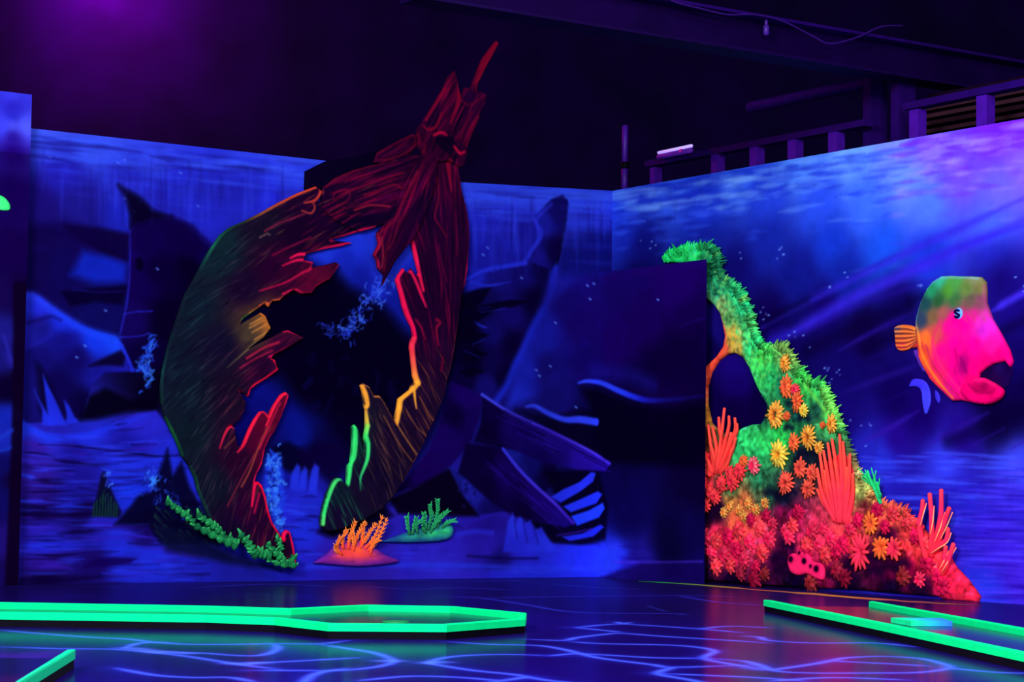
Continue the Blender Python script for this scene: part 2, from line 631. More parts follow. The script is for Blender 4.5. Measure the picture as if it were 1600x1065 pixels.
def water_top(c, px0, px1, y_of, seed, n_h, n_v):
    """painted water surface: short level ripples near the top edge and thin hanging veils of light"""
    g = R2(seed)
    for k in range(n_h):
        x = g.uniform(px0, px1)
        yy = y_of(x) + abs(g.normal(0, 45)) + 3
        ln = g.uniform(15, 70)
        d = (yy - y_of(x)) / 110
        if g.random() < 0.62:
            col = (52, 84, 244) if d < .5 else (40, 52, 215)
        else:
            col = (22, 16, 130)
        s = (y_of(x + 5) - y_of(x - 5)) / 10 * 0.9
        c.stroke([(x - ln, yy - s * ln), (x, yy + g.uniform(-1, 1)), (x + ln, yy + s * ln)], g.uniform(4, 10), col, g.uniform(.35, .75) * max(0.3, 1 - d), 7, taper=.45)
    for k in range(n_v):
        x = g.uniform(px0, px1)
        y0 = y_of(x) + g.uniform(10, 60)
        L = g.uniform(35, 110)
        c.stroke([(x, y0), (x + g.uniform(-2, 2), y0 + L / 2), (x, y0 + L)], g.uniform(3, 8), (44, 60, 225) if g.random() < .6 else (20, 12, 125), g.uniform(.15, .38), 8, taper=.4)


def paint_left(c):
    c.fill(LEFT_BASE, 0.085)
    g = R2(3)
    # --- distant cliffs on the left
    c.poly('100,352 150,356 203,366 199,409 165,398 120,374', (12, 0, 56), .9, 9)
    c.poly('130,392 165,400 199,412 197,441 150,442 110,430', (14, 36, 192), .85, 16)
    c.poly('95,455 150,450 197,446 192,476 150,472 110,478', (6, 0, 48), .9, 8)
    c.stroke('115,452 150,456 190,455', 3, (26, 14, 130), .6, 4)
    c.stroke('30,372 80,372 120,378 150,390', 10, (24, 6, 100), .5, 14)
    # --- dark stern of the sunken hull
    c.poly('203,366 214,351 240,343 266,340 292,352 312,372 332,392 330,460 290,560 244,620 240,600 206,580 186,530 200,478',
           '210,380,24,2,105; 235,370,22,2,100; 250,420,11,0,62; 300,380,10,0,60; 300,420,7,0,42; 215,440,18,0,90; 260,500,7,0,42; 205,500,20,4,100; 230,560,10,0,62; 250,600,4,0,30; 320,400,14,2,85', 1, 4)
    c.stroke('203,362 203,400 202,440 197,480 188,520', 3, (34, 32, 190), .75, 4)
    c.poly('185,289 200,298 218,308 240,330 268,339 240,344 213,352 205,356 204,335 196,306', (8, 0, 42), .85, 12)
    c.stroke('268,338 295,352 315,370 335,388', 8, (24, 12, 128), .8, 8)
    c.poly('212,405 220,400 225,412 221,424 213,420', (4, 0, 30), .8, 5)
    c.stroke('193,491 212,487 238,486', 2, (34, 32, 195), .8, 2.5)
    c.stroke('188,526 205,526 224,524', 2, (34, 32, 195), .8, 2.5)
    # --- rounded wreck or hill with a lit ridge
    c.poly('10,474 18,458 50,457 63,464 80,477 100,491 125,507 150,517 180,525 192,538 205,566 209,580 165,582 145,600 135,625 130,652 60,660 24,660 22,520',
           '30,470,36,44,205; 60,475,30,40,210; 60,510,22,20,140; 40,520,30,28,170; 100,505,22,40,210; 100,530,18,14,135; 150,530,18,50,225; 180,535,20,62,235; 120,560,16,8,110; 60,560,18,12,120; 150,590,22,20,150; 90,600,13,4,88; 40,600,22,16,130; 130,630,10,2,70; 190,575,24,22,160; 165,600,18,12,120', 1, 5)
    c.stroke('22,462 50,462 80,482 110,502 140,518 182,530', 13, [(38, 52, 225), (34, 58, 235), (24, 60, 240), (22, 66, 240)], .75, 14)
    c.stroke('38,505 60,500 80,494 95,500', 5, (14, 4, 90), .5, 8)
    c.stroke('30,545 60,535 80,522', 6, (34, 28, 175), .5, 10)
    c.poly('138,572 160,560 190,546 197,556 192,572 170,570', (8, 0, 44), .9, 7)
    c.stroke('187,538 198,556 208,578', 4, (30, 42, 210), .85, 4)
    c.stroke('205,578 222,578', 5, (22, 40, 200), .8, 6)
    c.poly('126,650 140,618 165,606 205,624 246,618 248,640 196,644 150,655 120,657', (4, 0, 26), .95, 10)
    c.poly('54,562 66,572 80,600 96,640 70,660 62,640', (6, 0, 40), .6, 10)
    c.dots('237,530 233,550 222,566 232,580 232,606', 60, 4, [(30, 80, 225), (50, 120, 250), (24, 50, 190)], 5, .9, 5)
    # --- left spikes
    for t in ('53,608 60,622 72,642 84,664 66,664 66,640', '67,584 76,604 90,632 104,664 76,664 74,640 70,610', '100,624 108,634 116,650 124,660 104,662 104,645'):
        c.poly(t, (28, 44, 222), .9, 4)
    # --- sand dunes
    c.poly('23,648 45,662 72,675 100,680 150,672 190,656 216,645 244,641 262,665 284,702 312,745 330,905 22,912',
           '30,660,30,52,228; 70,685,30,48,220; 130,682,28,42,214; 220,655,36,34,196; 60,700,44,22,160; 120,705,26,18,150; 200,700,24,20,160; 60,730,46,24,160; 120,740,26,18,150; 200,735,28,46,218; 260,735,27,40,208; 60,765,40,18,140; 120,770,24,22,158; 210,770,22,42,212; 60,800,16,2,75; 130,802,16,4,85; 60,825,36,24,172; 150,820,34,28,180; 230,830,24,8,110; 70,850,30,34,196; 180,850,28,36,200; 270,850,30,26,175; 70,880,44,20,162; 150,880,24,8,112; 240,875,28,42,212; 300,870,26,30,182; 70,905,12,2,60; 200,900,28,36,196; 300,900,26,30,176', .97, 5)
    for t, w, col in (
        ('25,656 45,669 75,683 112,688', 8, (28, 54, 236)), ('76,677 130,681 182,665 232,648', 9, (28, 46, 228)),
        ('27,688 50,694 90,704', 6, (56, 24, 170)), ('28,718 52,724 84,733 115,741', 6, (52, 32, 196)), ('26,739 45,744 58,748', 6, (38, 62, 240)),
        ('80,706 130,714 170,717', 5, (30, 30, 185)), ('150,716 220,717 288,719', 10, (30, 46, 222)), ('168,762 200,768 225,764', 10, (22, 54, 230)),
        ('74,793 110,790 146,793', 5, (26, 46, 214)), ('40,778 58,780 76,785', 5, (42, 26, 175)), ('34,822 60,824 92,822', 6, (44, 28, 182)), ('34,852 80,852 152,850', 11, (28, 36, 204)),
        ('184,828 206,835 252,842', 5, (42, 34, 202)), ('165,862 200,858 255,863', 12, (28, 42, 216)), ('38,878 70,880 112,888', 10, (52, 20, 172)), ('160,895 240,892 320,894', 7, (30, 48, 222)), ('110,760 145,757', 5, (30, 30, 180))):
        c.stroke(t, w, col, .75, w, taper=.35)
    for t, w in (('60,694 120,697 180,704 240,712 280,712', 3.5), ('30,706 60,708 90,714', 3), ('84,718 112,722 152,727', 5), ('52,749 80,752 108,752', 8), ('124,762 152,766', 7), ('30,803 90,806 160,800', 9),
                 ('30,770 70,768 120,766', 3), ('90,833 130,830 160,828', 5), ('40,838 100,837', 5), ('42,866 90,867 132,864', 4), ('32,905 90,906 158,901', 11), ('190,778 240,780', 4), ('200,848 255,852', 5), ('205,694 245,694', 5)):
        c.stroke(t, w, (13, 0, 66), .75, w, taper=.3)
    c.poly('128,887 148,873 180,870 214,872 202,880 165,884', (19, 0, 98), .85, 5)
    dn = c.mask('23,652 45,664 72,678 100,683 150,675 190,659 216,648 244,644 262,668 284,705 312,748 330,905 22,912')
    for k in range(150):
        x, y = g.uniform(25, 320), g.uniform(660, 905)
        ln = g.uniform(12, 46)
        sg = .3 * (1 - x / 110) if x < 110 else -.08 * min(1, (x - 110) / 80)
        sg *= max(0, 1 - (y - 650) / 170)
        c.stroke([(x - ln, y - sg * ln), (x, y + 1), (x + ln, y + sg * ln)], g.uniform(2, 5.5), (40, 58, 240) if k % 5 < 2 else ((14, 0, 72) if k % 5 < 4 else (54, 22, 180)), g.uniform(.25, .6), 5, clip=dn, taper=.4)
    for k in range(70):
        x, y = g.uniform(620, 1000), g.uniform(850, 893)
        ln = g.uniform(12, 40)
        c.stroke([(x - ln, y), (x, y + 1), (x + ln, y)], g.uniform(2, 5), (46, 60, 240) if k % 2 else (22, 6, 110), g.uniform(.25, .55), 5, taper=.4)
    # --- small dark plant
    c.poly('143,806 152,770 158,742 163,735 172,760 190,800 186,808', (9, 8, 44), .85, 5)
    for k in range(9):
        x = 146 + k * 4.5
        c.stroke([(x, 806), (x + 1, 790), (x + g.uniform(-2, 3), 766 + abs(k - 4) * 5)], [3, 1], [(16, 70, 54), (24, 100, 62)], .8, 2)
    c.dots('166,733 170,745 172,760', 14, 3, [(36, 70, 230), (60, 120, 250)], 8, .8, 3)
    # --- dark mound under the green weed
    c.poly('178,820 204,790 218,772 236,768 262,700 270,742 284,720 296,760 330,815 350,850 250,848 232,820', (4, 0, 36), .85, 8)
    c.dots('240,735 236,752 245,770 270,790 290,790', 60, 3.5, [(20, 50, 190), (40, 80, 230), (14, 20, 120)], 9, .75, 11)
    c.dots('238,738 240,750', 10, 4, [(50, 130, 250)], 10, .9, 4)
    for k in range(34):
        x, y = g.uniform(238, 330), g.uniform(786, 850)
        c.stroke([(x, y), (x + 8, y + 8), (x + 15, y + 18)], [2.5, 1], [(34, 92, 80), (14, 40, 50)], g.uniform(.4, .8), 2)
    c.poly('236,815 300,835 370,868 440,890 360,880 260,860', (10, 14, 60), .8, 12)
    # --- seen through the broken hull: lit water, black cave, pale coral
    c.poly('480,392 530,368 580,356 645,375 650,420 640,520 612,492 580,470 545,452 520,425', '500,395,28,54,220; 560,375,28,52,218; 540,410,20,38,190; 565,440,16,26,165; 600,420,30,48,212; 640,440,22,36,190; 620,480,16,26,160; 585,465,20,34,190', .9, 16)
    c.poly('520,420 545,448 575,465 600,478 640,530 650,600 600,660 520,650 420,600 400,520 430,470 490,440', (5, 0, 34), .93, 26)
    c.stroke('640,392 610,432 582,462', [16, 8], (34, 56, 222), .8, 12)
    c.dots('610,440 592,452 572,476 555,500 540,522', 150, 3, [(40, 80, 232), (24, 44, 190), (60, 110, 250)], 21, .9, 8)
    c.dots('505,508 512,516 530,520', 22, 3, [(34, 60, 210)], 22, .7, 5)
    c.poly('398,590 415,580 440,590 470,640 470,700 440,720 410,720 400,680', (10, 16, 140), .6, 30)
    c.poly('450,650 470,640 486,680 480,720 456,705', (10, 22, 150), .6, 20)
    for k in range(26):
        x, y = g.uniform(470, 620), g.uniform(550, 640)
        c.stroke([(x, y), (x + g.uniform(-10, 10), y + g.uniform(4, 14))], g.uniform(4, 10), (10, 8, 82), g.uniform(.2, .5), 8)
    c.poly('422,700 450,690 488,712 488,735 460,740 430,728', (4, 0, 36), .85, 10)
    c.poly('462,700 510,690 555,700 520,760 500,740 480,745', (12, 0, 62), .8, 14)
    for t in ('452,766 456,738 464,724 470,730 466,768', '466,768 470,738 476,728 481,734 478,766', '482,768 486,735 492,724 499,730 494,775'):
        c.poly(t, (34, 52, 232), .85, 5)
    c.poly('395,760 440,760 500,770 540,835 560,880 470,895 458,880 440,830', '420,780,26,30,185; 480,790,30,40,208; 470,830,28,44,220; 460,870,34,34,205; 520,870,44,26,180; 450,810,32,34,205', .85, 10)
    for k in range(16):
        x, y = g.uniform(430, 480), g.uniform(775, 870)
        c.stroke([(x, y), (x + 15, y - 1), (x + 32, y + 1)], 4, (38, 62, 240) if k % 2 else (18, 10, 120), .5, 4, taper=.3)
    c.poly('414,716 428,706 440,712 443,745 446,790 436,808 420,800 412,770', (26, 60, 228), .75, 8)
    c.dots('430,712 426,740 430,765 424,785 430,800 438,820', 150, 4, [(44, 120, 255), (30, 74, 240), (60, 140, 255), (14, 24, 140)], 31, .9, 7)
    c.poly('495,832 512,815 560,800 600,790 615,805 590,820 520,840', (10, 0, 40), .85, 10)
    c.dots('580,772 574,790 566,800', 36, 3, [(34, 90, 235), (50, 120, 250)], 33, .85, 5)
    # --- right of the wreck: torn dark flank
    c.poly('718,447 760,426 800,416 826,408 846,372 836,338 862,311 880,304 888,318 882,352 873,402 862,422 857,470 831,511 808,560 804,582 776,624 748,614 705,600 690,600 716,500',
           '740,438,26,34,190; 780,430,22,18,140; 820,430,20,12,122; 850,420,14,4,82; 850,350,22,22,150; 872,330,16,8,105; 868,390,10,0,66; 760,470,16,8,95; 735,480,6,0,40; 730,520,5,0,36; 770,520,20,12,120; 800,490,22,10,122; 835,470,10,0,62; 800,540,10,0,62; 770,560,14,4,85; 735,560,7,0,44; 725,590,10,2,66; 760,605,22,14,126; 790,590,10,0,62', 1, 5)
    c.stroke('722,440 758,422 790,416 822,411', [4, 7, 6], (34, 48, 220), .85, 6)
    c.stroke('818,411 832,388 846,366 838,344 862,318', [5, 7, 4], (36, 44, 212), .7, 7)
    c.stroke('884,312 882,350 873,400 862,424', 6, (4, 0, 36), .8, 6)
    for t in ('716,462 745,452 768,449 752,473 722,486', '720,496 750,486 788,474 760,494 728,508', '722,526 748,518 766,523 740,534', '718,556 744,546 764,552 740,566', '742,478 800,468 830,470 800,480', '716,580 742,572 758,580 730,590'):
        c.poly(t, (5, 0, 36), .9, 4)
    for t in ('741,502 752,509 762,512', '738,538 756,530', '726,548 750,558', '752,488 790,482', '735,440 760,446 800,440'):
        c.stroke(t, 4, (32, 48, 215), .7, 4, taper=.3)
    c.stroke('866,418 858,465 833,512 813,556 806,568 792,600 776,626', [12, 14, 10], (26, 42, 215), .85, 14)
    c.poly('862,424 930,430 920,520 840,620 790,640 806,570 833,512', '872,440,26,26,160; 845,520,24,30,178; 815,580,24,34,190; 890,470,22,8,116; 860,580,20,12,120; 800,625,28,44,210; 910,500,24,4,108', .75, 18)
    # --- the keel, loose planks and ribs
    c.poly('806,640 870,650 910,640 935,640 1000,660 1095,690 1095,720 960,720 900,700', (5, 0, 34), .8, 14)
    c.poly('704,594 752,616 750,648 736,690 702,730 662,756 614,772 640,742 672,700 690,652', '730,620,28,2,112; 700,680,26,2,108; 740,660,22,2,98; 660,740,26,0,100; 630,765,16,0,70; 710,650,12,0,62', .97, 5)
    c.poly('650,760 702,731 722,744 742,790 748,806 690,806 622,802 608,780', (8, 0, 30), .95, 7)
    c.poly('740,690 760,640 790,660 830,690 860,700 790,702', (10, 0, 56), .9, 6)
    c.poly('700,729 722,736 748,760 792,798 748,804 724,775', '712,745,24,26,150; 735,770,26,28,160; 770,795,16,8,100', .9, 5)
    c.dots('722,755 735,765 728,780', 40, 2.5, [(34, 36, 180), (16, 8, 90)], 35, .7, 7)
    c.poly('786,700 830,706 868,720 872,748 850,770', '830,720,16,14,118; 860,740,8,0,60; 800,705,20,26,150', .9, 6)
    c.poly('850,735 900,735 935,734 950,790 946,842 902,856 866,852 820,812 880,800', (5, 0, 36), .92, 9)
    c.poly('753,617 800,647 860,674 920,704 954,724 946,736 900,733 850,722 800,702 752,680', '770,645,14,0,74; 800,665,22,4,108; 860,695,26,8,128; 920,720,34,12,150; 760,670,10,0,56; 850,715,16,2,95', .98, 4)
    c.stroke('753,616 800,646 860,673 920,703 953,724', 4.5, [(64, 76, 246), (66, 60, 240), (58, 34, 205), (72, 52, 226), (60, 40, 214)], .9, 4)
    for k in range(26):
        t = g.uniform(0, 1); o = g.uniform(5, 36)
        x, y = 770 + t * 150, 626 + t * 78 + o * (1 - .45 * t)
        c.stroke([(x, y), (x + 22, y + 11), (x + 42, y + 20)], 1.6, (40, 14, 160) if k % 3 else (8, 0, 50), .6, 2)
    c.poly('728,692 782,699 798,716 832,756 872,791 897,817 884,824 800,806 766,782 716,738', '750,705,12,0,62; 790,740,24,2,104; 840,780,28,4,124; 880,812,26,8,130; 760,760,12,0,60; 820,800,12,0,62', .98, 5)
    c.stroke('786,701 812,734 840,762 868,787 896,817', 5, [(52, 58, 240), (64, 50, 234), (72, 48, 226), (60, 26, 190)], .9, 4)
    for k in range(26):
        t = g.uniform(0, 1); o = g.uniform(5, 34)
        x, y = 770 + t * 95 - o * .6, 705 + t * 88 + o * .5
        c.stroke([(x, y), (x + 16, y + 14), (x + 30, y + 26)], 1.6, (42, 12, 160) if k % 3 else (8, 0, 50), .55, 2)
    for t, cc in (('861,776 880,764 905,753 924,737 931,739 927,752 906,768 876,785', (34, 46, 232)), ('880,791 910,778 934,767 941,772 932,786 892,800', (32, 48, 234)), ('892,806 920,797 942,785 945,794 936,808 902,821', (30, 58, 242)), ('878,838 910,833 938,819 944,823 927,838 890,845', (30, 40, 220))):
        c.poly(t, cc, .95, 3.5)
    c.stroke('870,836 900,831 925,826', 3, (60, 24, 180), .6, 3)
    # --- sand and spikes at lower right
    c.poly('640,868 690,832 722,822 772,806 800,806 858,848 930,852 962,866 1004,879 1000,890 640,890',
           '700,850,42,28,188; 760,820,32,16,150; 760,850,40,24,176; 820,868,34,34,206; 900,866,32,44,226; 950,872,34,52,234; 860,860,34,40,220; 690,880,46,36,205; 780,880,22,12,120; 990,882,30,24,170', .9, 6)
    c.stroke('706,828 740,824 776,806 800,802', 4, (34, 18, 150), .7, 6)
    c.stroke('705,836 740,830 770,832', 7, (38, 44, 220), .6, 7)
    c.stroke('730,868 790,872 840,872', 4, (12, 2, 80), .6, 5)
    c.poly('786,862 794,814 801,802 806,816 813,806 819,818 829,812 836,827 846,823 864,852 880,862', '800,815,38,50,230; 830,835,36,40,215; 800,850,34,38,212; 850,850,36,48,228', .9, 5)
    for t in ('804,812 808,840', '818,816 824,846', '834,826 842,850'):
        c.stroke(t, 3, (20, 12, 125), .5, 4)
    c.stroke('480,885 600,882 740,884 860,888 960,889', 8, (38, 58, 240), .6, 10)
    c.stroke('960,878 1030,878 1098,877', 3, (62, 36, 190), .75, 4)
    c.poly('1000,880 1098,879 1098,916 930,904', (20, 4, 90), .8, 8)
    # --- lit lower jaw lines crossing the half-height wall
    c.poly('906,604 936,606 980,626 1030,636 1110,632 1110,730 990,725 945,712 930,680 924,640', (4, 0, 30), .9, 16)
    c.stroke('904,598 918,595 940,598 962,608 986,618 1012,625 1050,624 1098,618', [3, 6, 8, 9, 9, 7, 5], [(44, 70, 250), (44, 70, 250), (40, 64, 246), (34, 56, 236), (24, 28, 180), (18, 12, 110), (16, 4, 84)], .9, 5)
    c.stroke('822,635 836,634 856,645 882,655 906,655 932,659', [3, 6, 8, 9, 12, 12], (44, 64, 244), .9, 6)
    c.stroke('930,580 980,585 1020,600', 22, (24, 20, 140), .5, 26)
    c.stroke('1062,512 1080,503 1104,496', 3, (26, 8, 110), .7, 5)
    c.stroke('940,434 1010,424 1103,409', 10, (32, 2, 106), .5, 12)
    c.poly('1000,545 1060,520 1103,510 1103,600 1060,600 1010,580', (8, 0, 44), .5, 30)
    for x, y in ((838, 578), (843, 587), (860, 572), (918, 446), (928, 443), (922, 467), (868, 504), (900, 636), (815, 434), (755, 398), (762, 387), (195, 250), (184, 254), (78, 245), (195, 310), (210, 330), (282, 270), (246, 420), (133, 540), (165, 485), (120, 558), (1028, 468), (310, 322)):
        c.stroke([(x - 1.5, y - 1), (x + 1.5, y + 1)], 2.2, (90, 130, 250), .75, 2, smooth=False)


for c in (cA, cB, cK):
    paint_left(c)
water_top(cA, 40, 510, lambda x: 200 + .11 * (x - 45), 11, 110, 75)
water_top(cB, 700, 957, lambda x: 298 - .057 * (957 - x), 12, 60, 60)
cA.stroke('40,203 180,218 330,235 508,254', 10, [(66, 92, 245), (52, 76, 235), (38, 50, 218), (56, 84, 245)], .8, 9)
cB.stroke('700,291 800,297 957,306', 12, [(48, 78, 244), (46, 72, 240), (58, 96, 250)], .8, 12)
# repaint the features that rise into the lit water
for c in (cA,):
    c.poly('185,289 200,298 218,308 240,330 268,339 240,344 213,352 205,356 204,335 196,306', (8, 0, 42), .8, 12)
    c.poly('262,338 300,350 332,385 330,400 270,350', (14, 2, 88), .6, 10)
    c.poly('205,352 240,343 268,340 300,356 325,392 300,400 230,400 206,390', (15, 0, 78), .75, 10)
    c.poly('40,352 100,350 200,366 199,404 120,374 40,380', (15, 2, 80), .6, 16)
for c in (cB,):
    c.poly('826,408 846,372 836,338 862,311 880,304 888,318 882,352 873,402 862,422', '850,350,24,24,158; 872,330,18,10,112; 868,390,12,0,72; 840,400,24,20,150', .9, 5)
    c.stroke('826,400 846,366 838,344 862,318', [5, 7, 4], (38, 48, 218), .6, 7)

# --- right mural: water surface, beams of light, open sea; violet lamp glow painted in at upper right
RIGHT_BASE = """
970,305,44,92,246; 1050,292,50,100,250; 1150,272,54,106,250; 1250,255,76,138,255; 1330,240,104,164,255; 1400,230,116,140,255; 1450,225,112,76,250; 1550,205,104,30,230; 1600,195,104,28,228; 1600,260,116,90,250; 1500,270,104,70,244; 1560,300,98,92,250; 1680,200,104,28,230;
970,340,30,62,222; 1100,325,28,58,218; 1200,310,34,66,226; 1280,310,38,76,236; 1350,315,54,104,252; 1450,325,72,116,255; 1550,350,62,94,250; 1420,280,96,140,255;
1000,385,14,14,115; 1100,370,16,28,146; 1200,370,18,34,160; 1300,380,18,52,200; 1380,388,22,78,228; 1450,395,22,46,198; 1550,398,26,30,170; 980,365,20,36,170;
1000,430,10,6,82; 1150,430,14,10,108; 1250,430,14,20,130; 1320,430,14,30,150; 1200,500,12,0,72; 1290,480,16,2,92; 1350,520,12,0,60; 1400,470,14,5,88; 1260,530,14,4,84; 1330,580,14,5,92; 1400,620,12,0,76; 1320,650,18,5,102; 1400,690,30,2,122; 1500,690,28,2,118; 1560,660,6,0,42; 1590,640,8,0,52; 1590,560,14,3,86; 1590,480,20,6,112; 1560,430,16,2,92; 1440,650,18,0,92; 1620,600,8,0,55;
1350,712,30,30,175; 1380,722,40,55,226; 1480,722,50,62,236; 1590,726,60,70,240; 1400,770,30,22,168; 1500,780,34,28,188; 1590,790,46,32,202; 1450,840,30,12,152; 1560,850,52,24,202; 1590,900,58,24,200; 1540,925,32,46,212; 1450,900,30,15,150; 1650,850,52,26,200;
1150,580,22,5,110; 1150,620,14,0,62; 1120,640,10,0,50; 1180,640,12,0,62; 1110,500,18,6,96; 1200,900,16,0,40; 1130,850,14,0,40
"""
cR.fill(RIGHT_BASE, 0.13)
g = R2(44)
ytop = lambda x: 298 - .1757 * (x - 957)
for k in range(380):
    x = g.uniform(960, 1640)
    d = abs(g.normal(0, .5)) * (0.8 if x < 1250 else 1.15)
    y = ytop(x) + 4 + d * 110
    ln = g.uniform(10, 38) if d < .35 else g.uniform(8, 22)
    bright = (104, 160, 255) if x < 1400 else (150, 130, 255)
    col = bright if g.random() < .55 else ((22, 46, 205) if x < 1400 else (92, 30, 235))
    if y > 330 and x < 1300: col = (52, 92, 250) if g.random() < .6 else (16, 26, 150)
    sl = -.13 + d * .03
    cR.stroke([(x - ln, y - sl * ln), (x, y + g.uniform(-1.5, 1.5)), (x + ln, y + sl * ln)], g.uniform(4, 10), col, g.uniform(.3, .65) * max(.2, 1 - d * .55), 8, taper=.4)
for t, w, col, a, sf in (
    ('1190,512 1300,452 1400,402 1500,356 1620,300', [8, 12, 12, 10], (46, 34, 205), .7, 14), ('1185,545 1260,508 1340,462 1480,398 1620,334', [16, 20, 18, 14], (50, 34, 212), .8, 20),
    ('1250,520 1360,470 1480,430', 8, (34, 12, 150), .5, 12), ('1310,548 1370,515 1430,486', 8, (40, 16, 150), .6, 10), ('1550,486 1580,468 1640,436', 12, (62, 42, 226), .8, 12), ('1410,425 1500,385 1620,345', 8, (40, 30, 200), .6, 12),
    ('1320,612 1380,590 1445,566', 9, (34, 14, 130), .6, 12), ('1345,692 1390,668 1435,642', 8, (48, 18, 158), .65, 10), ('1450,694 1500,668 1545,644', 8, (46, 16, 156), .65, 10), ('1520,695 1570,668', 7, (42, 14, 150), .6, 9), ('1580,700 1640,670', 7, (42, 14, 150), .6, 9),
    ('1360,560 1420,530 1440,520', 6, (24, 8, 112), .5, 10), ('1240,470 1330,432 1400,398', 5, (26, 26, 160), .5, 9), ('1330,650 1420,610', 8, (26, 8, 118), .5, 12), ('1200,530 1215,530 1230,520', 26, (36, 22, 176), .6, 24)):
    cR.stroke(t, w, col, a, sf, taper=.25)
for t, w in (('1260,550 1340,508 1420,478', 24), ('1350,545 1400,522', 20), ('1200,500 1260,470', 14), ('1560,520 1620,490', 18), ('1480,690 1600,640', 22), ('1480,450 1420,470', 16)):
    cR.stroke(t, w, (6, 0, 42), .55, 24)
for k in range(300):
    x, y = g.uniform(1340, 1640), g.uniform(708, 945)
    ln = g.uniform(14, 55)
    hi = y < 740
    col = ((60, 82, 250) if x + y < 2300 else (76, 56, 246)) if g.random() < (.7 if hi else .6) else ((30, 24, 175) if hi else (30, 6, 140))
    cR.stroke([(x - ln, y - .035 * ln), (x, y), (x + ln, y + .035 * ln)], g.uniform(2, 5), col, g.uniform(.25, .6), 5, taper=.4)
cR.poly('1104,560 1135,556 1150,550 1166,558 1180,585 1200,628 1204,660 1160,680 1108,690', '1150,575,24,6,116; 1150,600,20,2,96; 1150,640,12,0,58; 1190,640,10,0,56; 1115,640,12,0,64', .95, 4)
cR.poly('1104,466 1122,474 1134,500 1136,530 1122,556 1104,570', '1110,500,24,10,118; 1125,520,20,12,116; 1112,545,12,2,70', .9, 6)
for k in range(46):
    x, y = g.choice([(1343, 660), (1345, 690), (1250, 530), (1298, 580), (1225, 400), (1145, 400), (1320, 440), (1590, 440), (1440, 440), (1185, 490), (1010, 380)]) + g.normal(0, 9, 2)
    cR.stroke([(x - 1, y), (x + 1, y)], g.uniform(1.6, 3.2), (110, 150, 255), g.uniform(.4, .85), 2, smooth=False)

# --- nearer wall end at far left
cN.fill("""20,150,56,58,232; 20,165,38,30,190; 20,180,36,34,196; 20,197,78,88,255; 5,197,60,66,245; 38,197,80,90,255; 20,212,36,10,142; 20,240,30,2,116; 20,300,24,0,98; 20,400,22,0,86; 10,460,24,6,96; 30,460,16,0,60;
8,520,30,26,160; 8,560,26,20,140; 8,610,10,0,48; 8,650,22,40,214; 8,690,26,44,222; 8,720,14,10,112; 8,780,16,10,112; 8,850,34,14,140; 8,900,24,8,110; 30,600,12,0,44; 30,750,14,0,42; 30,900,14,0,36; -100,165,38,30,190; -100,197,60,66,245; -100,300,24,0,98; -100,600,20,16,120; -100,800,26,20,150""", 0.05)
cN.poly('21,440 46,440 46,930 6,930 12,820 19,650', (13, 0, 38), .95, 6)
cN.poly('3,520 8,522 20,560 20,575 12,560', (44, 40, 200), .8, 4)
cN.poly('2,545 8,552 18,575 12,572', (36, 30, 180), .8, 4)
cN.stroke('-20,690 0,684 18,672', 7, (30, 62, 244), .8, 6)
cN.stroke('-20,706 4,703 16,699', 5, (30, 60, 235), .8, 5)

for c in (cA, cB, cK):                                 # the painter's darks are deep: steepen the tone of the whole mural
    lum = np.clip((c.img[..., 2:3] - .22) / .62, 0, 1)
    c.img *= .70 + .22 * lum * lum * (3 - 2 * lum)
cK.img *= 1.32
rx = np.clip((cB.U - cB.m([(850, 600)])[0, 0]) / (cB.u[-1] - cB.m([(890, 600)])[0, 0]), 0, 1) * np.clip((kH + .1 - cB.V) / .2, 0, 1)
cB.img *= 1 + .24 * rx[..., None]
wa = cA.mesh('wall_left', MURAL, .09)
btop = PB.uv([(508, 272.5), (957, 298)])
wb = cB.mesh('wall_back', MURAL, .12, top=np.interp(cB.u, btop[:, 0], btop[:, 1]))
wr = cR.mesh('wall_right', MURAL, .12)
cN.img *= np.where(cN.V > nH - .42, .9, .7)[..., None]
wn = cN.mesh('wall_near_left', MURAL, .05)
wk = cK.mesh('wall_corner', MURAL, .045, inset=.08)

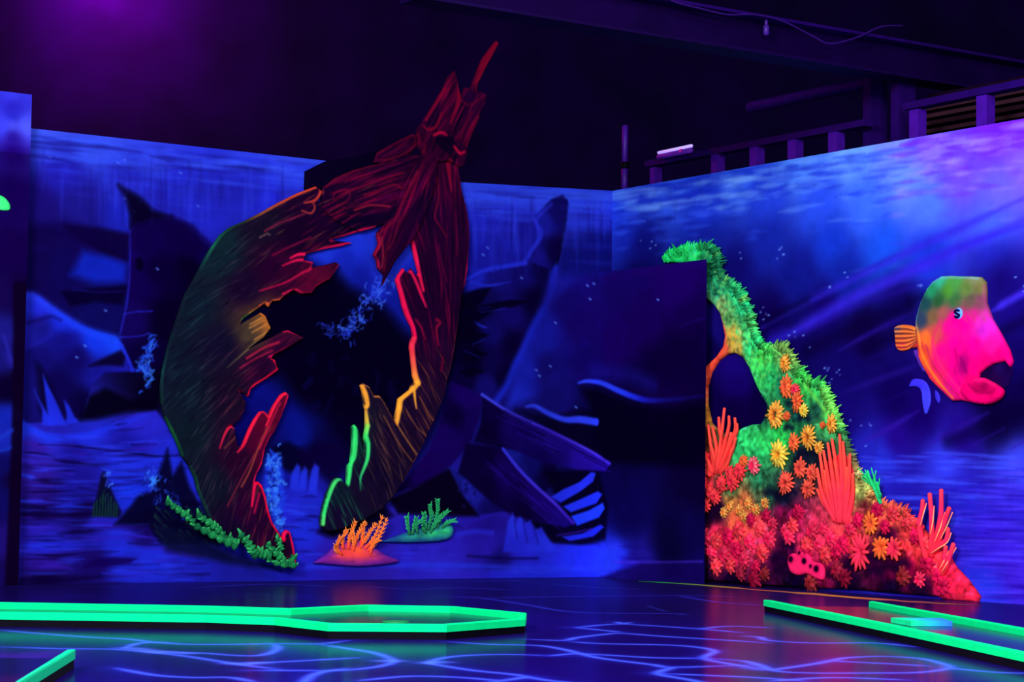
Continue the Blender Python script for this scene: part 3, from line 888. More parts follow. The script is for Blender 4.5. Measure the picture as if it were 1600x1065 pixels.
# ================================================================== floor with painted water caustics
fx = np.concatenate([[-14, -9], rng(-4.6, 5.4, 0.012), [9, 15]])
fy = np.concatenate([[-6, 0, 5], rng(6.4, 18.2, 0.03), [20, 26]])
cF = Canvas(GR, fx, fy)
cF.img[:] = np.array((15, 0, 80)) / 255
nz = fbm(cF.U * 1.2, cF.V * .6, 9)
cF.img *= (0.75 + 0.5 * nz)[..., None]
cF.poly('-200,1000 -100,992 20,1020 118,1012 62,1066 -200,1300', (52, 0, 132), .8, 20)
CAUSTICS = """0,984 60,989 140,995 200,998 240,1003 262,1004|0,1010 100,1013 180,1014 250,1020 300,1026 370,1037 440,1046|195,1012 215,1005 245,1003 290,1006 380,1006 430,1005 500,1005 545,1000
430,1006 434,1012 424,1019 400,1024 360,1023 320,1020 265,1019|500,1006 545,1013 587,1020 614,1032 590,1041 530,1047 470,1047 380,1047|380,1036 450,1033 560,1027|470,1070 486,1056 505,1049 540,1044
860,1024 800,1022 740,1023 695,1027 671,1035 695,1040 740,1047 800,1053 824,1057 860,1063 920,1068|824,1057 785,1063 740,1070|560,1063 640,1056 720,1058 780,1063|180,1043 240,1054 300,1058 360,1058 400,1066
820,998 880,1000 900,996 940,991 972,989 1040,994 1140,1000 1200,1004|900,980 940,976 980,975 1092,982 1160,988|900,980 940,984 968,987|964,971 972,974 985,972|700,1002 764,1006 840,1008 880,1014 904,1020 940,1028 1020,1038 1052,1042 1180,1038
892,1002 940,1005 1060,1008 1116,1016 1100,1028 1148,1038 1200,1046|1100,1028 1020,1027 908,1021 860,1024|1052,1042 1028,1052 1080,1062 1110,1070|1040,1052 1180,1058 1260,1064|684,931 752,934 820,944 900,956 1040,958 1076,960|1012,946 1040,955
752,934 860,932 1060,930 1160,932|1160,993 1187,995 1201,1000 1270,1004 1366,1004 1429,1010|1160,1043 1201,1046 1270,1037 1297,1032 1325,1027 1380,1025 1435,1028 1468,1035 1484,1043 1435,1050 1352,1051 1270,1051 1215,1048 1187,1039 1160,1032 1100,1028
1297,1032 1380,1036 1450,1040|1092,982 1140,978 1200,980|1480,1043 1560,1050 1640,1052|1060,930 1120,940 1190,945|560,915 640,920 720,918 800,922|860,912 940,918 1010,920|620,905 720,908 830,906|1200,1064 1300,1058 1420,1062|300,918 420,912 520,916"""
for i, t in enumerate(CAUSTICS.replace('\n', '|').split('|')):
    far = P(t)[0][1] < 970
    cF.stroke(t, .045 if far else .04, (52, 66, 240) if far else (80, 112, 255),   .7 if far else 1.0, .07 if far else .055, metres=True, taper=.08)
    if not far:
        cF.stroke(t, .09, (34, 40, 215), .35, .22, metres=True)
for p in ('366,1036 384,1037 402,1035', '200,1012 215,1013 240,1017', '614,1032 600,1032', '671,1035 690,1034', '250,1019 262,1018 290,1020'):
    cF.stroke(p, .1, (84, 116, 255), .7, .12, metres=True)
gg = R2(77)
for k in range(90):
    x, y = gg.uniform(20, 1550), gg.uniform(896, 935)
    ln = gg.uniform(20, 90)
    cF.stroke([(x - ln, y), (x, y + gg.uniform(-1, 1)), (x + ln, y + 1.5)], .03, (38, 36, 205) if k % 3 else (10, 0, 60), gg.uniform(.25, .6), .07, metres=True, taper=.3)

fm = bpy.data.materials.new('polished_painted_floor')
fm.use_nodes = True
nt = fm.node_tree
nt.nodes.clear()
out = nt.nodes.new('ShaderNodeOutputMaterial')
at = nt.nodes.new('ShaderNodeAttribute'); at.attribute_name = 'Col'
df = nt.nodes.new('ShaderNodeBsdfDiffuse')
gl = nt.nodes.new('ShaderNodeBsdfGlossy')
gl.inputs['Color'].default_value = (0.9, 0.9, 1.0, 1)
nzr = nt.nodes.new('ShaderNodeTexNoise'); nzr.inputs['Scale'].default_value = 3.0
mr = nt.nodes.new('ShaderNodeMapRange')
mr.inputs[1].default_value, mr.inputs[2].default_value, mr.inputs[3].default_value, mr.inputs[4].default_value = .3, .7, .13, .19
nt.links.new(nzr.outputs[0], mr.inputs[0]); nt.links.new(mr.outputs[0], gl.inputs['Roughness'])
mx = nt.nodes.new('ShaderNodeMixShader'); mx.inputs[0].default_value = 0.25
nt.links.new(at.outputs['Color'], df.inputs['Color'])
nt.links.new(df.outputs[0], mx.inputs[1]); nt.links.new(gl.outputs[0], mx.inputs[2])
nt.links.new(mx.outputs[0], out.inputs['Surface'])
cF.mesh('floor', fm, .15)

# ================================================================== dark hall around and above the mural walls
def hallbox(name, x0, x1, y0, y1, z0, z1, m=DARKM):
    A = Acc()
    A.box8([(x0, y0, z0), (x1, y0, z0), (x1, y1, z0), (x0, y1, z0), (x0, y0, z1), (x1, y0, z1), (x1, y1, z1), (x0, y1, z1)])
    return tag(A.build(name, m), kind='structure')


hallbox('wall_hall_back', -14, 15, 24, 24.2, 0, 7)
hallbox('wall_hall_left', -14.2, -14, -6, 24.2, 0, 7)
hallbox('wall_hall_right', 15, 15.2, -6, 24.2, 0, 7)
hallbox('wall_hall_front', -14, 15, -6.2, -6, 0, 7)
hallbox('ceiling', -14.2, 15.2, -6.2, 24.2, 7, 7.2)

# ================================================================== the wreck: layered cut-out boards
su = PS.uv([(230, 900), (790, 50)])
cS = Canvas(PS, rng(su[0, 0], su[1, 0], .0055), rng(0.0, PS.uv([(765, 55)])[0, 1], .0055))
HULL = ('489,292 460,303 430,318 400,335 380,345 355,356 340,368 328,385 318,400 308,420 297,440 285,460 275,490 265,520 257,548 250,580 247,604 248,630 253,650 262,670 272,690 280,712 292,728 300,745 305,765 315,790 325,812 335,826 352,840 382,852 420,872 448,885 459,885 '
        '458,872 454,848 449,830 443,827 438,832 437,841 431,830 421,815 415,795 411,775 405,757 399,752 394,752 397,740 405,725 410,700 418,683 426,672 437,646 446,623 447,617 442,612 434,617 424,632 415,648 408,642 402,643 393,655 385,670 374,697 367,697 364,684 362,668 357,664 352,667 '
        '360,664 372,654 378,642 380,628 369,609 379,616 384,620 388,608 397,601 412,592 431,578 425,562 420,560 424,554 438,547 470,528 446,516 439,518 418,529 403,536 385,545 '
        '408,527 419,513 410,493 404,489 381,502 372,507 376,498 399,482 410,474 416,480 421,471 433,470 436,466 455,453 468,459 483,458 489,449 498,443 511,436 519,425 526,414 521,410 502,415 482,418 486,410 470,407 474,397 502,390 530,385 546,380 532,378 511,375 529,371 555,363 577,356 '
        '590,345 604,320 615,300 600,290 560,290 520,300 500,312 492,318 500,300')
BEAM = '498,294 515,280 545,267 571,260 600,255 632,241 652,246 648,270 636,300 618,330 600,348 577,357 555,363 540,358 515,345 498,330 496,310'
UPPER = '578,255 584,239 611,224 639,210 650,216 645,232 631,242 609,253 590,258'
RIB = ('705,250 713,298 720,326 724,350 725,372 724,391 722,423 718,448 714,458 710,482 707,505 704,527 701,548 696,574 690,595 687,617 673,650 656,687 639,721 622,752 606,776 588,796 560,812 528,826 504,830 494,822 493,812 497,790 503,770 510,755 517,746 525,747 535,760 534,742 536,727 540,722 541,712 543,693 542,668 546,663 551,668 556,684 560,703 561,692 '
       '562,679 564,667 564,640 561,631 559,612 556,602 560,599 569,604 576,618 585,618 593,629 602,646 611,663 608,658 613,637 615,623 624,616 633,609 636,600 641,597 638,588 636,568 633,543 634,532 638,527 636,512 628,497 622,480 617,458 611,438 615,430 622,420 630,430 634,420 643,432 647,428 640,400 636,376 640,340 656,300 672,256')
HANG = '652,238 672,250 670,290 655,330 637,373 622,390 607,409 593,435 586,448 589,432 579,421 577,408 572,400 580,383 577,366 590,352 604,330 616,300 630,270'
BOW = '640,204 651,190 666,166 680,143 689,123 698,114 704,140 708,156 715,140 724,140 728,129 742,95 752,81 763,67 767,72 757,90 746,110 735,133 733,145 747,149 746,168 736,188 719,228 718,244 711,264 704,262 690,254 672,256 654,252 647,240 640,224'
BACKB = '474,296 475,268 505,253 545,246 590,236 640,214 640,240 600,262 560,280 500,300 480,302'
cS.fill("""265,560,13,22,44; 300,480,14,26,46; 340,400,16,34,48; 330,380,14,42,50; 400,350,24,12,40; 300,620,12,22,42; 290,680,12,24,40; 330,760,14,18,40; 380,450,28,4,44; 420,420,44,0,44; 340,540,17,10,44; 350,620,26,8,38; 370,720,44,2,40; 400,700,90,2,44; 420,660,110,4,44; 380,800,46,0,46; 420,840,44,0,46; 440,420,64,2,46; 480,440,110,4,50; 460,370,26,0,38; 430,540,64,2,50; 400,570,44,2,44; 390,520,70,50,44; 405,505,150,80,40; 360,830,22,4,44;
500,330,30,0,42; 560,300,46,2,46; 600,280,50,2,46; 540,350,14,0,36; 600,330,60,0,46; 620,360,60,0,46; 590,420,56,0,44; 690,300,58,0,46; 700,380,44,0,46; 670,330,36,0,46; 660,420,44,0,46; 690,480,40,0,46; 650,500,36,0,44; 670,560,40,4,48; 650,640,34,8,46; 600,700,30,8,44; 560,760,24,8,44; 520,800,20,4,44; 540,700,14,40,46; 520,780,14,30,46; 580,740,20,6,44; 690,200,64,0,46; 660,230,60,0,44; 720,170,54,0,48; 700,140,90,0,46; 750,90,140,2,44; 620,235,52,0,46""", 0.06)
cS.img *= np.array([.74, .84, .82])
mk = {k: cS.mask(v) for k, v in dict(h=HULL, b=BEAM, u=UPPER, r=RIB, g=HANG, w=BOW).items()}
# wood grain, board by board
g = R2(101)


def grain(box, n, ang, clip, cols, ln=(14, 46), w=(1.2, 2.6), a=(.25, .75)):
    for k in range(n):
        x, y = g.uniform(box[0], box[2]), g.uniform(box[1], box[3])
        th = rad(ang(x, y) + g.normal(0, 4))
        L = g.uniform(*ln)
        dx, dy = math.cos(th) * L / 2, -math.sin(th) * L / 2
        cl = cols(x, y)
        cS.stroke([(x - dx, y - dy), (x + g.uniform(-1.5, 1.5), y + g.uniform(-1.5, 1.5)), (x + dx, y + dy)], g.uniform(*w), cl, g.uniform(*a), 2.0, clip=clip, taper=.4)


def hcol(x, y):
    dark = g.random() < .5
    inner = np.interp(y, [300, 400, 470, 560, 640, 700, 800, 880], [440, 400, 380, 360, 340, 345, 350, 350])
    t = np.clip((x - inner + 60) / 120, 0, 1)
    if dark: return (8, 2, 26)
    red = (128, 10, 48) if g.random() < .7 else (116, 50, 42)
    teal = (24, 50, 62)
    return tuple(np.array(teal) * (1 - t) + np.array(red) * t)


hang_ = lambda x, y: np.interp(y, [300, 400, 560, 640, 720, 850], [30, 34, 38, 48, 62, 76])
grain((250, 290, 580, 640), 620, hang_, mk['h'], hcol)
grain((290, 600, 460, 885), 330, hang_, mk['h'], hcol)
wine = lambda x, y: (7, 0, 26) if g.random() < .5 else ((130, 2, 50) if g.random() < .6 else (76, 0, 52))
grain((495, 240, 655, 360), 130, lambda x, y: 22, mk['b'], wine, (30, 80), (1.5, 4))
grain((575, 205, 655, 260), 30, lambda x, y: 30, mk['u'], wine, (20, 50), (1.5, 3))
grain((575, 235, 675, 450), 120, lambda x, y: np.interp(y, [250, 330, 440], [68, 66, 58]), mk['g'], wine, (40, 100), (2, 5))
grain((600, 250, 730, 560), 200, lambda x, y: np.interp(x, [620, 690, 720], [-72, -86, -92]) , mk['r'], wine, (40, 110), (1.5, 4), (.2, .6))
grain((590, 560, 700, 760), 170, lambda x, y: -62, mk['r'], lambda x, y: (8, 0, 26) if g.random() < .5 else ((140, 74, 40) if g.random() < .6 else (80, 30, 60)), (20, 60), (1, 2), (.3, .75))
grain((490, 640, 620, 830), 170, lambda x, y: -66, mk['r'], lambda x, y: (6, 4, 26) if g.random() < .5 else ((28, 110, 72) if x < 565 else (110, 74, 50)), (20, 60), (1, 2.2), (.3, .7))
grain((640, 110, 750, 262), 90, lambda x, y: 62, mk['w'], wine, (30, 70), (2, 5))
# bold painted outlines
RED, PINK, ORG, GRN = (236, 22, 62), (214, 12, 70), (255, 168, 50), (50, 232, 110)
HL = [('577,357 555,363 529,371 511,376', [7, 6, 4], (240, 20, 76)), ('546,380 530,384 502,390 480,398 462,398 448,404', [6, 7, 7, 5, 3], (244, 18, 78)), ('486,411 470,407 455,408 436,416', [5, 5, 4, 2], (226, 16, 76)), ('484,412 478,422 468,426 440,442 400,455', [5, 4, 3, 2], (200, 14, 66)),
      ('526,413 519,425 511,436 498,443 489,449 483,458 468,459 455,453 436,460', [5, 4, 4, 4, 4, 4, 3], (222, 20, 74)), ('455,454 440,463 420,472 400,478', 3, (190, 50, 60)), ('436,466 433,470 421,471 416,480 410,474 399,482 385,490', [4, 4, 4, 4, 4, 3], (240, 110, 50)), ('402,481 388,490 374,499', [3, 4, 3], [(230, 130, 50), (120, 180, 60), (50, 200, 70)]),
      ('404,490 411,494 419,513 409,526 394,535', [6, 7, 8, 5, 3], [(255, 120, 40), (255, 130, 40), (255, 150, 50), (230, 150, 50), (120, 100, 50)]), ('394,535 375,552 350,574', [2.5, 2.5, 2], [(120, 110, 60), (100, 90, 60), (80, 70, 70)]),
      ('439,518 446,517 470,529 438,547 424,554 414,558', [3, 5, 5, 4, 2], (230, 14, 80)), ('419,560 425,563 431,578 412,592 397,601 388,609 384,622 382,640 374,655 362,668', [4, 9, 11, 9, 8, 8, 9, 7, 5, 4], (238, 14, 56)), ('369,610 378,620', 3, (200, 14, 60)),
      ('338,700 345,680 352,668 358,666 363,672 366,692', [2, 4, 5, 5, 4, 3], (220, 24, 62)), ('366,706 376,694 386,670 400,645 408,643 414,652', [3, 4, 6, 6, 6, 4], (236, 22, 62)), ('411,664 424,634 436,617 446,614', [4, 5, 6, 6], (236, 24, 62)), ('446,618 437,645 426,672 417,684 409,702 404,724 394,750 388,790', [7, 4, 3, 5, 5, 6, 8, 4], (222, 16, 66)),
      ('393,753 402,757 410,776 414,796 421,816 432,832 438,842', [5, 7, 8, 8, 7, 8, 8], (240, 8, 54)), ('437,838 441,831 447,830 451,845 456,872 458,884', [7, 6, 6, 6, 5, 4], (232, 14, 74)),
      ('489,293 460,304 430,319 400,336 380,346', [4, 5, 5, 4, 3], [(240, 70, 40), (220, 70, 40), (190, 70, 40), (140, 80, 40), (90, 80, 40)]), ('378,346 355,357 340,369 328,386 320,400 309,420', [4, 4, 4, 4, 4, 3], [(60, 80, 50), (30, 90, 60), (24, 110, 80), (30, 140, 110), (24, 100, 90), (16, 60, 70)]),
      ('265,520 257,548 250,580 248,604 249,630', 3, [(14, 40, 52), (16, 50, 62), (22, 90, 90), (18, 60, 64), (16, 60, 56)]), ('254,652 264,672 273,692 281,712', [3, 4, 4, 3], [(20, 90, 50), (26, 130, 60), (22, 110, 56), (18, 80, 52)]), ('292,728 301,746 306,766 316,790 325,810', 3, [(18, 70, 52), (22, 90, 60), (24, 96, 74), (26, 90, 80), (18, 66, 60)])]
DK = lambda col: np.asarray(col, float).reshape(-1, 3) * np.where(np.asarray(col, float).reshape(-1, 3)[:, :1] + np.asarray(col, float).reshape(-1, 3)[:, 1:2] < 190, .72, 1.0)
for t, w, col in HL:
    cS.stroke(t, np.asarray(w) * .88, DK(col), .95, 3.0)
cS.poly('404,490 411,494 419,513 409,526 390,536 372,530 380,508', '412,505,240,130,40; 398,512,120,80,44; 385,520,70,56,44', .5, 8)
for t in ('404,497 385,507', '412,507 388,520', '415,517 392,531', '408,500 384,513'):
    cS.stroke(t, 2.2, (200, 130, 60), .7, 2)
for t, w, col in (('372,760 385,735 398,700 412,668', 3, (150, 60, 46)), ('350,790 368,755 392,710', 2.5, (120, 30, 50)), ('345,700 365,680', 2, (120, 60, 46)), ('392,800 400,770', 4, (170, 10, 60)), ('400,700 420,655 432,630', 3, (190, 20, 60)), ('380,560 408,543 430,535', 3, (190, 30, 56)), ('370,575 395,560 420,548', 3, (150, 20, 56)), ('420,400 450,385 480,372', 3, (120, 8, 50)),
                 ('408,362 430,350 470,335', 3, (120, 24, 56)), ('400,372 412,366 416,368', 2, (130, 90, 90)), ('470,318 486,314 495,302 493,292', [2, 4, 5, 4], (220, 60, 46)), ('466,330 480,334 486,326 484,318', [2, 3, 3, 2], (190, 60, 46))):
    cS.stroke(t, w, col, .8, 3, clip=mk['h'])
BL = [('500,293 515,281 545,268 575,260 610,252', [5, 7, 6, 4, 3], (150, 8, 56)), ('516,312 530,303 560,292 600,278 622,272', [3, 5, 4, 4, 3], (150, 8, 54)), ('514,316 512,308 520,300 534,298 538,308 530,318 518,322', 3, (140, 6, 56)), ('560,306 580,300 606,290 618,296', 4, (150, 10, 50)), ('545,330 570,322 600,324', 3, (170, 24, 44)), ('498,340 512,336 530,325', 3, (140, 10, 50)), ('508,352 520,340 560,336', 2.5, (90, 0, 46))]
for t, w, col in BL: cS.stroke(t, np.asarray(w) * .8, DK(col), .8, 3, clip=mk['b'])
cS.poly('552,340 600,332 612,318 606,340 585,354 560,356', (8, 0, 30), .85, 5, clip=mk['b'])
for t, w, col in (('579,254 585,240 611,225 638,212', [3, 4, 4, 5], (130, 4, 52)), ('583,252 606,249 632,238', 4, (126, 6, 50)), ('590,246 610,236 630,228', 2, (110, 10, 70)), ('640,212 642,224 634,238', 4, (130, 4, 50))):
    cS.stroke(t, np.asarray(w) * .8, DK(col), .8, 3, clip=mk['u'])
for t, w, col in (('640,272 630,290 616,320 600,350 580,366', [9, 8, 6, 5, 4], (150, 8, 60)), ('648,262 636,290 632,310 622,338', [5, 6, 4, 2], (120, 4, 56)), ('577,367 581,384 573,400 578,410 580,422', 5, (176, 16, 56)), ('612,340 604,372 594,392', 4, (130, 8, 56)), ('598,370 590,400 588,424', 3, (140, 10, 50)), ('635,374 622,389 608,407', 3, (110, 8, 50)), ('584,372 586,400 584,420', 3, (170, 30, 50))):
    cS.stroke(t, np.asarray(w) * .8, DK(col), .8, 4, clip=mk['g'])
cS.poly('626,330 640,318 640,350 622,384 600,412 612,380', (22, 0, 36), .7, 8, clip=mk['g'])
RL = [('636,378 641,402 646,430 652,455', [4, 7, 7, 5], (236, 20, 76)), ('632,424 640,440 648,460 656,480', [5, 6, 6, 3], (224, 16, 76)), ('622,421 614,432 613,440 618,458 624,480 630,497 637,513 640,528', [5, 6, 7, 7, 8, 7, 6, 5], (238, 16, 76)), ('640,500 648,512 655,530', [4, 4, 2], (170, 8, 66)),
      ('638,530 635,543 637,568 640,588 644,599', [8, 9, 9, 10, 10], [(246, 40, 76), (250, 50, 76), (252, 90, 70), (254, 140, 56), (255, 168, 50)]), ('644,598 638,606 628,614 617,624 615,638 611,660', [8, 9, 9, 10, 9, 7], ORG), ('637,606 639,625 641,638', [6, 4, 2], ORG),
      ('612,665 628,690 644,712', [2, 2, 1.5], (170, 110, 50)), ('557,603 562,615 565,632 562,640 566,665', [6, 8, 8, 7, 6], [(255, 160, 50), (255, 164, 50), (255, 168, 50), (255, 170, 54), (200, 190, 70)]), ('566,665 563,680 566,694 565,715 560,730 554,746 554,766', [7, 8, 8, 7, 6, 4, 2], [(140, 220, 80), (60, 226, 100), GRN, GRN, (54, 220, 110), (40, 200, 110), (24, 120, 80)]), ('560,601 569,606 575,617', [4, 3, 3], (190, 120, 56)), ('576,619 586,620 593,630 603,648 612,664', [4, 5, 3, 3, 3], (200, 120, 50)),
      ('546,666 546,690 544,712 539,724 537,742 535,757', [8, 9, 9, 8, 7, 5], GRN), ('549,668 556,686 561,706', [3, 2, 2], (30, 110, 80)), ('496,818 498,800 504,778 512,758 519,749 527,749 535,759', [6, 6, 6, 6, 6, 5, 3], [(90, 240, 110), GRN, GRN, (70, 236, 110), (60, 220, 110), (40, 160, 90), (24, 90, 70)]),
      ('690,255 693,280 696,300', [10, 6, 3], (170, 6, 58)), ('704,262 711,290 718,320 723,350 724,385 721,420 716,448', [5, 5, 4, 4, 4, 6, 4], [(130, 6, 60), (130, 6, 60), (150, 8, 60), (150, 8, 64), (160, 8, 64), (190, 14, 70), (150, 10, 60)]), ('711,480 707,505 703,530 699,555 694,578 688,600', 3, [(130, 30, 50), (150, 60, 44), (150, 64, 44), (130, 60, 50), (120, 60, 50), (90, 50, 50)]), ('687,617 673,650 656,687 640,718 623,750', [2, 2, 2, 3, 3], [(90, 50, 50), (110, 60, 50), (150, 80, 50), (180, 90, 50), (120, 60, 50)]),
      ('674,280 676,310 670,340 680,358 688,372', [4, 4, 4, 3, 2], (130, 6, 56)), ('673,500 678,505 672,515 675,540', [6, 5, 5, 3], (170, 10, 66)), ('682,560 680,580', 5, (120, 6, 56)), ('660,270 654,300 650,330', 4, (100, 4, 52)), ('676,385 680,410 688,440', 3, (110, 4, 64)), ('702,330 703,360 704,400', 3, (96, 2, 60)), ('646,620 662,650 672,662', 2, (150, 80, 46)), ('625,640 640,665 655,680', 1.6, (120, 70, 50)), ('590,650 612,690 634,720', 1.6, (140, 80, 46))]
for t, w, col in RL: cS.stroke(t, np.asarray(w) * .9, DK(col), .95, 3.0)
cS.poly('650,260 668,250 664,300 652,330 646,352 640,350', (14, 0, 34), .6, 8, clip=mk['r'])
WL = [('652,190 668,164 682,142', [5, 6, 5], (170, 4, 56)), ('648,200 656,206 668,200 676,180', [4, 5, 5, 4], (170, 6, 56)), ('700,118 704,150 700,170 690,195', [4, 10, 8, 4], (164, 4, 54)), ('764,70 752,90 742,110 731,132', [4, 7, 8, 6], (160, 8, 48)), ('722,178 712,200 704,220', 4, (120, 4, 56)), ('734,186 722,210 714,230', 6, (130, 4, 56)), ('696,232 704,242 712,240', [5, 6, 4], (190, 10, 56)), ('664,214 676,210 684,214', [5, 6, 4], (180, 10, 54)), ('650,230 648,246', 6, (120, 4, 50)), ('707,160 716,166 726,164 744,152', 3, (120, 4, 56)), ('728,132 730,144', 4, (120, 4, 44))]
cS.poly('666,216 694,216 700,232 690,246 676,236 668,226', (8, 0, 28), .85, 4, clip=mk['w'])
cS.poly('654,198 660,178 674,160 672,182 664,202', (14, 0, 34), .7, 4, clip=mk['w'])
cS.poly('708,158 720,142 730,150 728,162 716,166', (26, 0, 44), .7, 4, clip=mk['w'])
for t, w, col in WL: cS.stroke(t, np.asarray(w) * .85, DK(col), .9, 3.5, clip=mk['w'])
sb = PS.uv([(450, 885)])[0]
ship = empty('shipwreck', PS.xyz(sb[0], 0.0, .05), 'broken wooden shipwreck cut-out in dark red with neon edges, leaning at the mural wall', 'shipwreck')
relief('hull_planking', cS, HULL, .02, .055, ship, res=.0075, bev=.012)
cS2 = Canvas(PS, rng(su[0, 0], su[1, 0], .05), rng(0, 4.6, .05)); cS2.img[:] = np.array((6, 0, 28)) / 255
relief('backing_board', cS2, BACKB, .005, .018, ship, res=.03)
relief('top_beam', cS, BEAM, .055, .085, ship, res=.0075, bev=.01)
relief('broken_plank', cS, UPPER, .04, .07, ship, res=.0075, bev=.01)
relief('hull_rib', cS, RIB, .05, .09, ship, res=.0075, bev=.012, label='jagged right hull board edged in red, orange and green')
relief('hanging_plank', cS, HANG, .09, .12, ship, res=.0075, bev=.012)
relief('bow_post', cS, BOW, .09, .13, ship, res=.0075, bev=.012)


# ================================================================== weeds and corals in front of the left mural
def px3(pl, pts, w):
    q = pl.uv([(p[0], p[1]) for p in pts])
    return pl.xyz(q[:, 0], q[:, 1], w)


def lerpc(cols, n):
    C = np.asarray(cols, float).reshape(-1, 3) / 255
    t = np.linspace(0, 1, n)
    return np.stack([np.interp(t, np.linspace(0, 1, len(C)), C[:, k]) for k in range(3)], 1)


WEEDP = PA.shift(.06)
mpA = PA.mpp(400, 850)
root = empty('green_seaweed', px3(PA, [(350, 880)], .1)[0] * np.array([1, 1, 0]), 'dark green knobbly seaweed creeping along the foot of the shipwreck', 'seaweed')
g = R2(7)
for t, r in (('248,783 262,793 276,803 288,814', 5.5), ('296,804 308,812 322,822 334,834', 6), ('292,820 312,831 334,842 354,852', 6), ('362,834 372,845 380,856 386,864', 7), ('382,866 396,864 408,868', 7), ('404,849 414,860 424,870 432,878', 6), ('419,841 424,850 426,858', 5), ('428,880 440,876 446,868', 5), ('404,872 424,880 448,882', 4.5), ('336,838 350,842 356,850', 5)):
    q = smooth_path(px3(PA, P(t), .135), 8)
    A = Acc()
    n = len(q)
    bumps = 1 + .35 * np.sin(np.linspace(0, n * 1.3, n))
    A.tube(q, np.maximum(r * mpA * bumps * np.linspace(.8, 1, n), .004), lerpc([(14, 84, 52), (28, 136, 72), (18, 96, 56)], n), 8)
    for k in range(0, n, 2):                          # short leaf tips along the stem
        d = np.array([g.uniform(-1, .6), 0, g.uniform(-.2, 1)])
        e = q[k] + (PA.d * d[0] + np.array([0, 0, 1]) * d[2]) * r * mpA * 1.9 + PA.n * .015
        A.tube([q[k], (q[k] + e) / 2 + PA.n * .01, e], np.array([.55, .45, .15]) * r * mpA, lerpc([(16, 84, 52), (54, 180, 96)], 3), 6)
    A.build('frond', WOODPAINT, root, True)


def tuft(name, pl, mound, mcol, blades, label, seed, w=.05, cat='coral', rr=3.0, bcol=None, rim=(70, 26, 170)):
    u = pl.uv(P(mound))
    cv = Canvas(pl, rng(u[:, 0].min() - .05, u[:, 0].max() + .05, .006), rng(max(0.0, u[:, 1].min() - .05), u[:, 1].max() + .05, .006))
    cv.fill(mcol, .05)
    g = R2(seed)
    for k in range(60):
        p = P(mound)[g.integers(len(P(mound)))]
        x, y = p[0] + g.normal(0, 16), p[1] + g.normal(0, 5)
        cv.stroke([(x - 7, y), (x + 7, y + g.uniform(-2, 2))], 2.5, tuple(np.clip(cv.img.mean((0, 1)) * 255 * g.uniform(.5, 1.4), 0, 255)), .4, 3)
    uo = smooth_path(np.vstack([u, u[:1]]), 4)[:-1]
    fade = np.clip(1 - dist_poly(uo, cv.U, cv.V) / .075, 0, 1)[..., None]
    cv.img = cv.img * (1 - fade * .8) + np.array(rim) / 255 * fade * .8
    b = px3(pl, [P(mound)[0]], w)[0]
    root = empty(name, b, label, cat)
    relief('mound', cv, mound, 0.004, w, root, res=.008, bev=.08, smooth_outline=True)
    mp = pl.mpp(*P(mound)[0])
    for bl in blades.split('|'):
        pts = P(bl)
        A = Acc()
        q = smooth_path(px3(pl, pts, np.linspace(w * .8, w + .05, len(pts))), 5)
        n = len(q)
        A.tube(q, np.linspace(rr, .8, n) * mp, lerpc(bcol, n), 6)
        for k in range(2, n - 1):
            for s in (-1, 1):
                tn = q[min(k + 1, n - 1)] - q[k - 1]
                tn /= np.linalg.norm(tn)
                side = np.cross(tn, pl.n) * s
                e = q[k] + (tn * 1.2 + side * .8) * rr * mp * g.uniform(1.3, 2.3)
                A.tube([q[k], (q[k] + e) / 2 + pl.n * .004, e], np.array([.45, .35, .12]) * rr * mp, lerpc(bcol[-2:], 3), 5)
        A.build('blade', WOODPAINT, root, True)
    return root


tuft('orange_coral', PB.shift(.002), '488,879 512,862 528,846 556,842 578,852 600,866 620,877 560,884',
     '500,876,170,30,90; 530,862,250,70,60; 555,855,255,90,50; 575,860,240,64,70; 600,872,160,30,100; 550,874,240,60,80; 580,880,180,40,110; 520,880,190,40,100',
     '524,862 520,850 522,838|532,856 528,842 532,826|540,856 540,836 546,813|550,852 552,834 562,814|558,856 566,838 578,816|566,856 578,838 588,804|570,860 584,840 595,808|548,860 546,845 540,830|574,864 576,850 582,842|560,850 560,830 556,818|530,866 518,858 514,850',
     'orange feathery coral tuft on the sand below the jagged green and orange hull edge', 12, bcol=[(255, 70, 50), (255, 110, 50), (255, 150, 60)])
tuft('green_coral', PB.shift(.002), '592,846 626,834 650,826 678,818 698,816 706,828 694,843 640,847',
     '605,845,20,90,90; 640,838,40,200,110; 670,834,50,224,110; 695,830,50,230,120; 680,842,30,170,110; 650,845,30,150,100',
     '636,834 630,820 625,806|640,834 640,820 640,808|648,832 644,820 650,812|656,830 656,812 652,800|664,828 666,806 661,787|672,826 676,800 673,779|678,824 682,808 690,797|686,824 692,816 700,812|668,832 672,818 680,806|660,832 656,822 650,818',
     'green spiky coral tuft on a glowing green mound right of the orange coral', 13, bcol=[(30, 110, 70), (30, 140, 90), (50, 200, 110)], rim=(26, 60, 150))
# the painted green leaf on the nearer wall end
cvl = Canvas(PN, rng(*(PN.uv([(-30, 300), (25, 300)])[:, 0]), .006), rng(PN.uv([(0, 335)])[0, 1], PN.uv([(0, 295)])[0, 1], .006))
cvl.img[:] = np.array((60, 226, 120)) / 255
A = relief('green_leaf', cvl, '-24,302 -10,304 2,306 10,312 15,320 15,327 8,329 -6,327 -24,322', .002, .014, None, res=.01, smooth_outline=True)
tag(A, 'bright green leaf tip fixed to the nearer wall at the left edge', 'leaf')

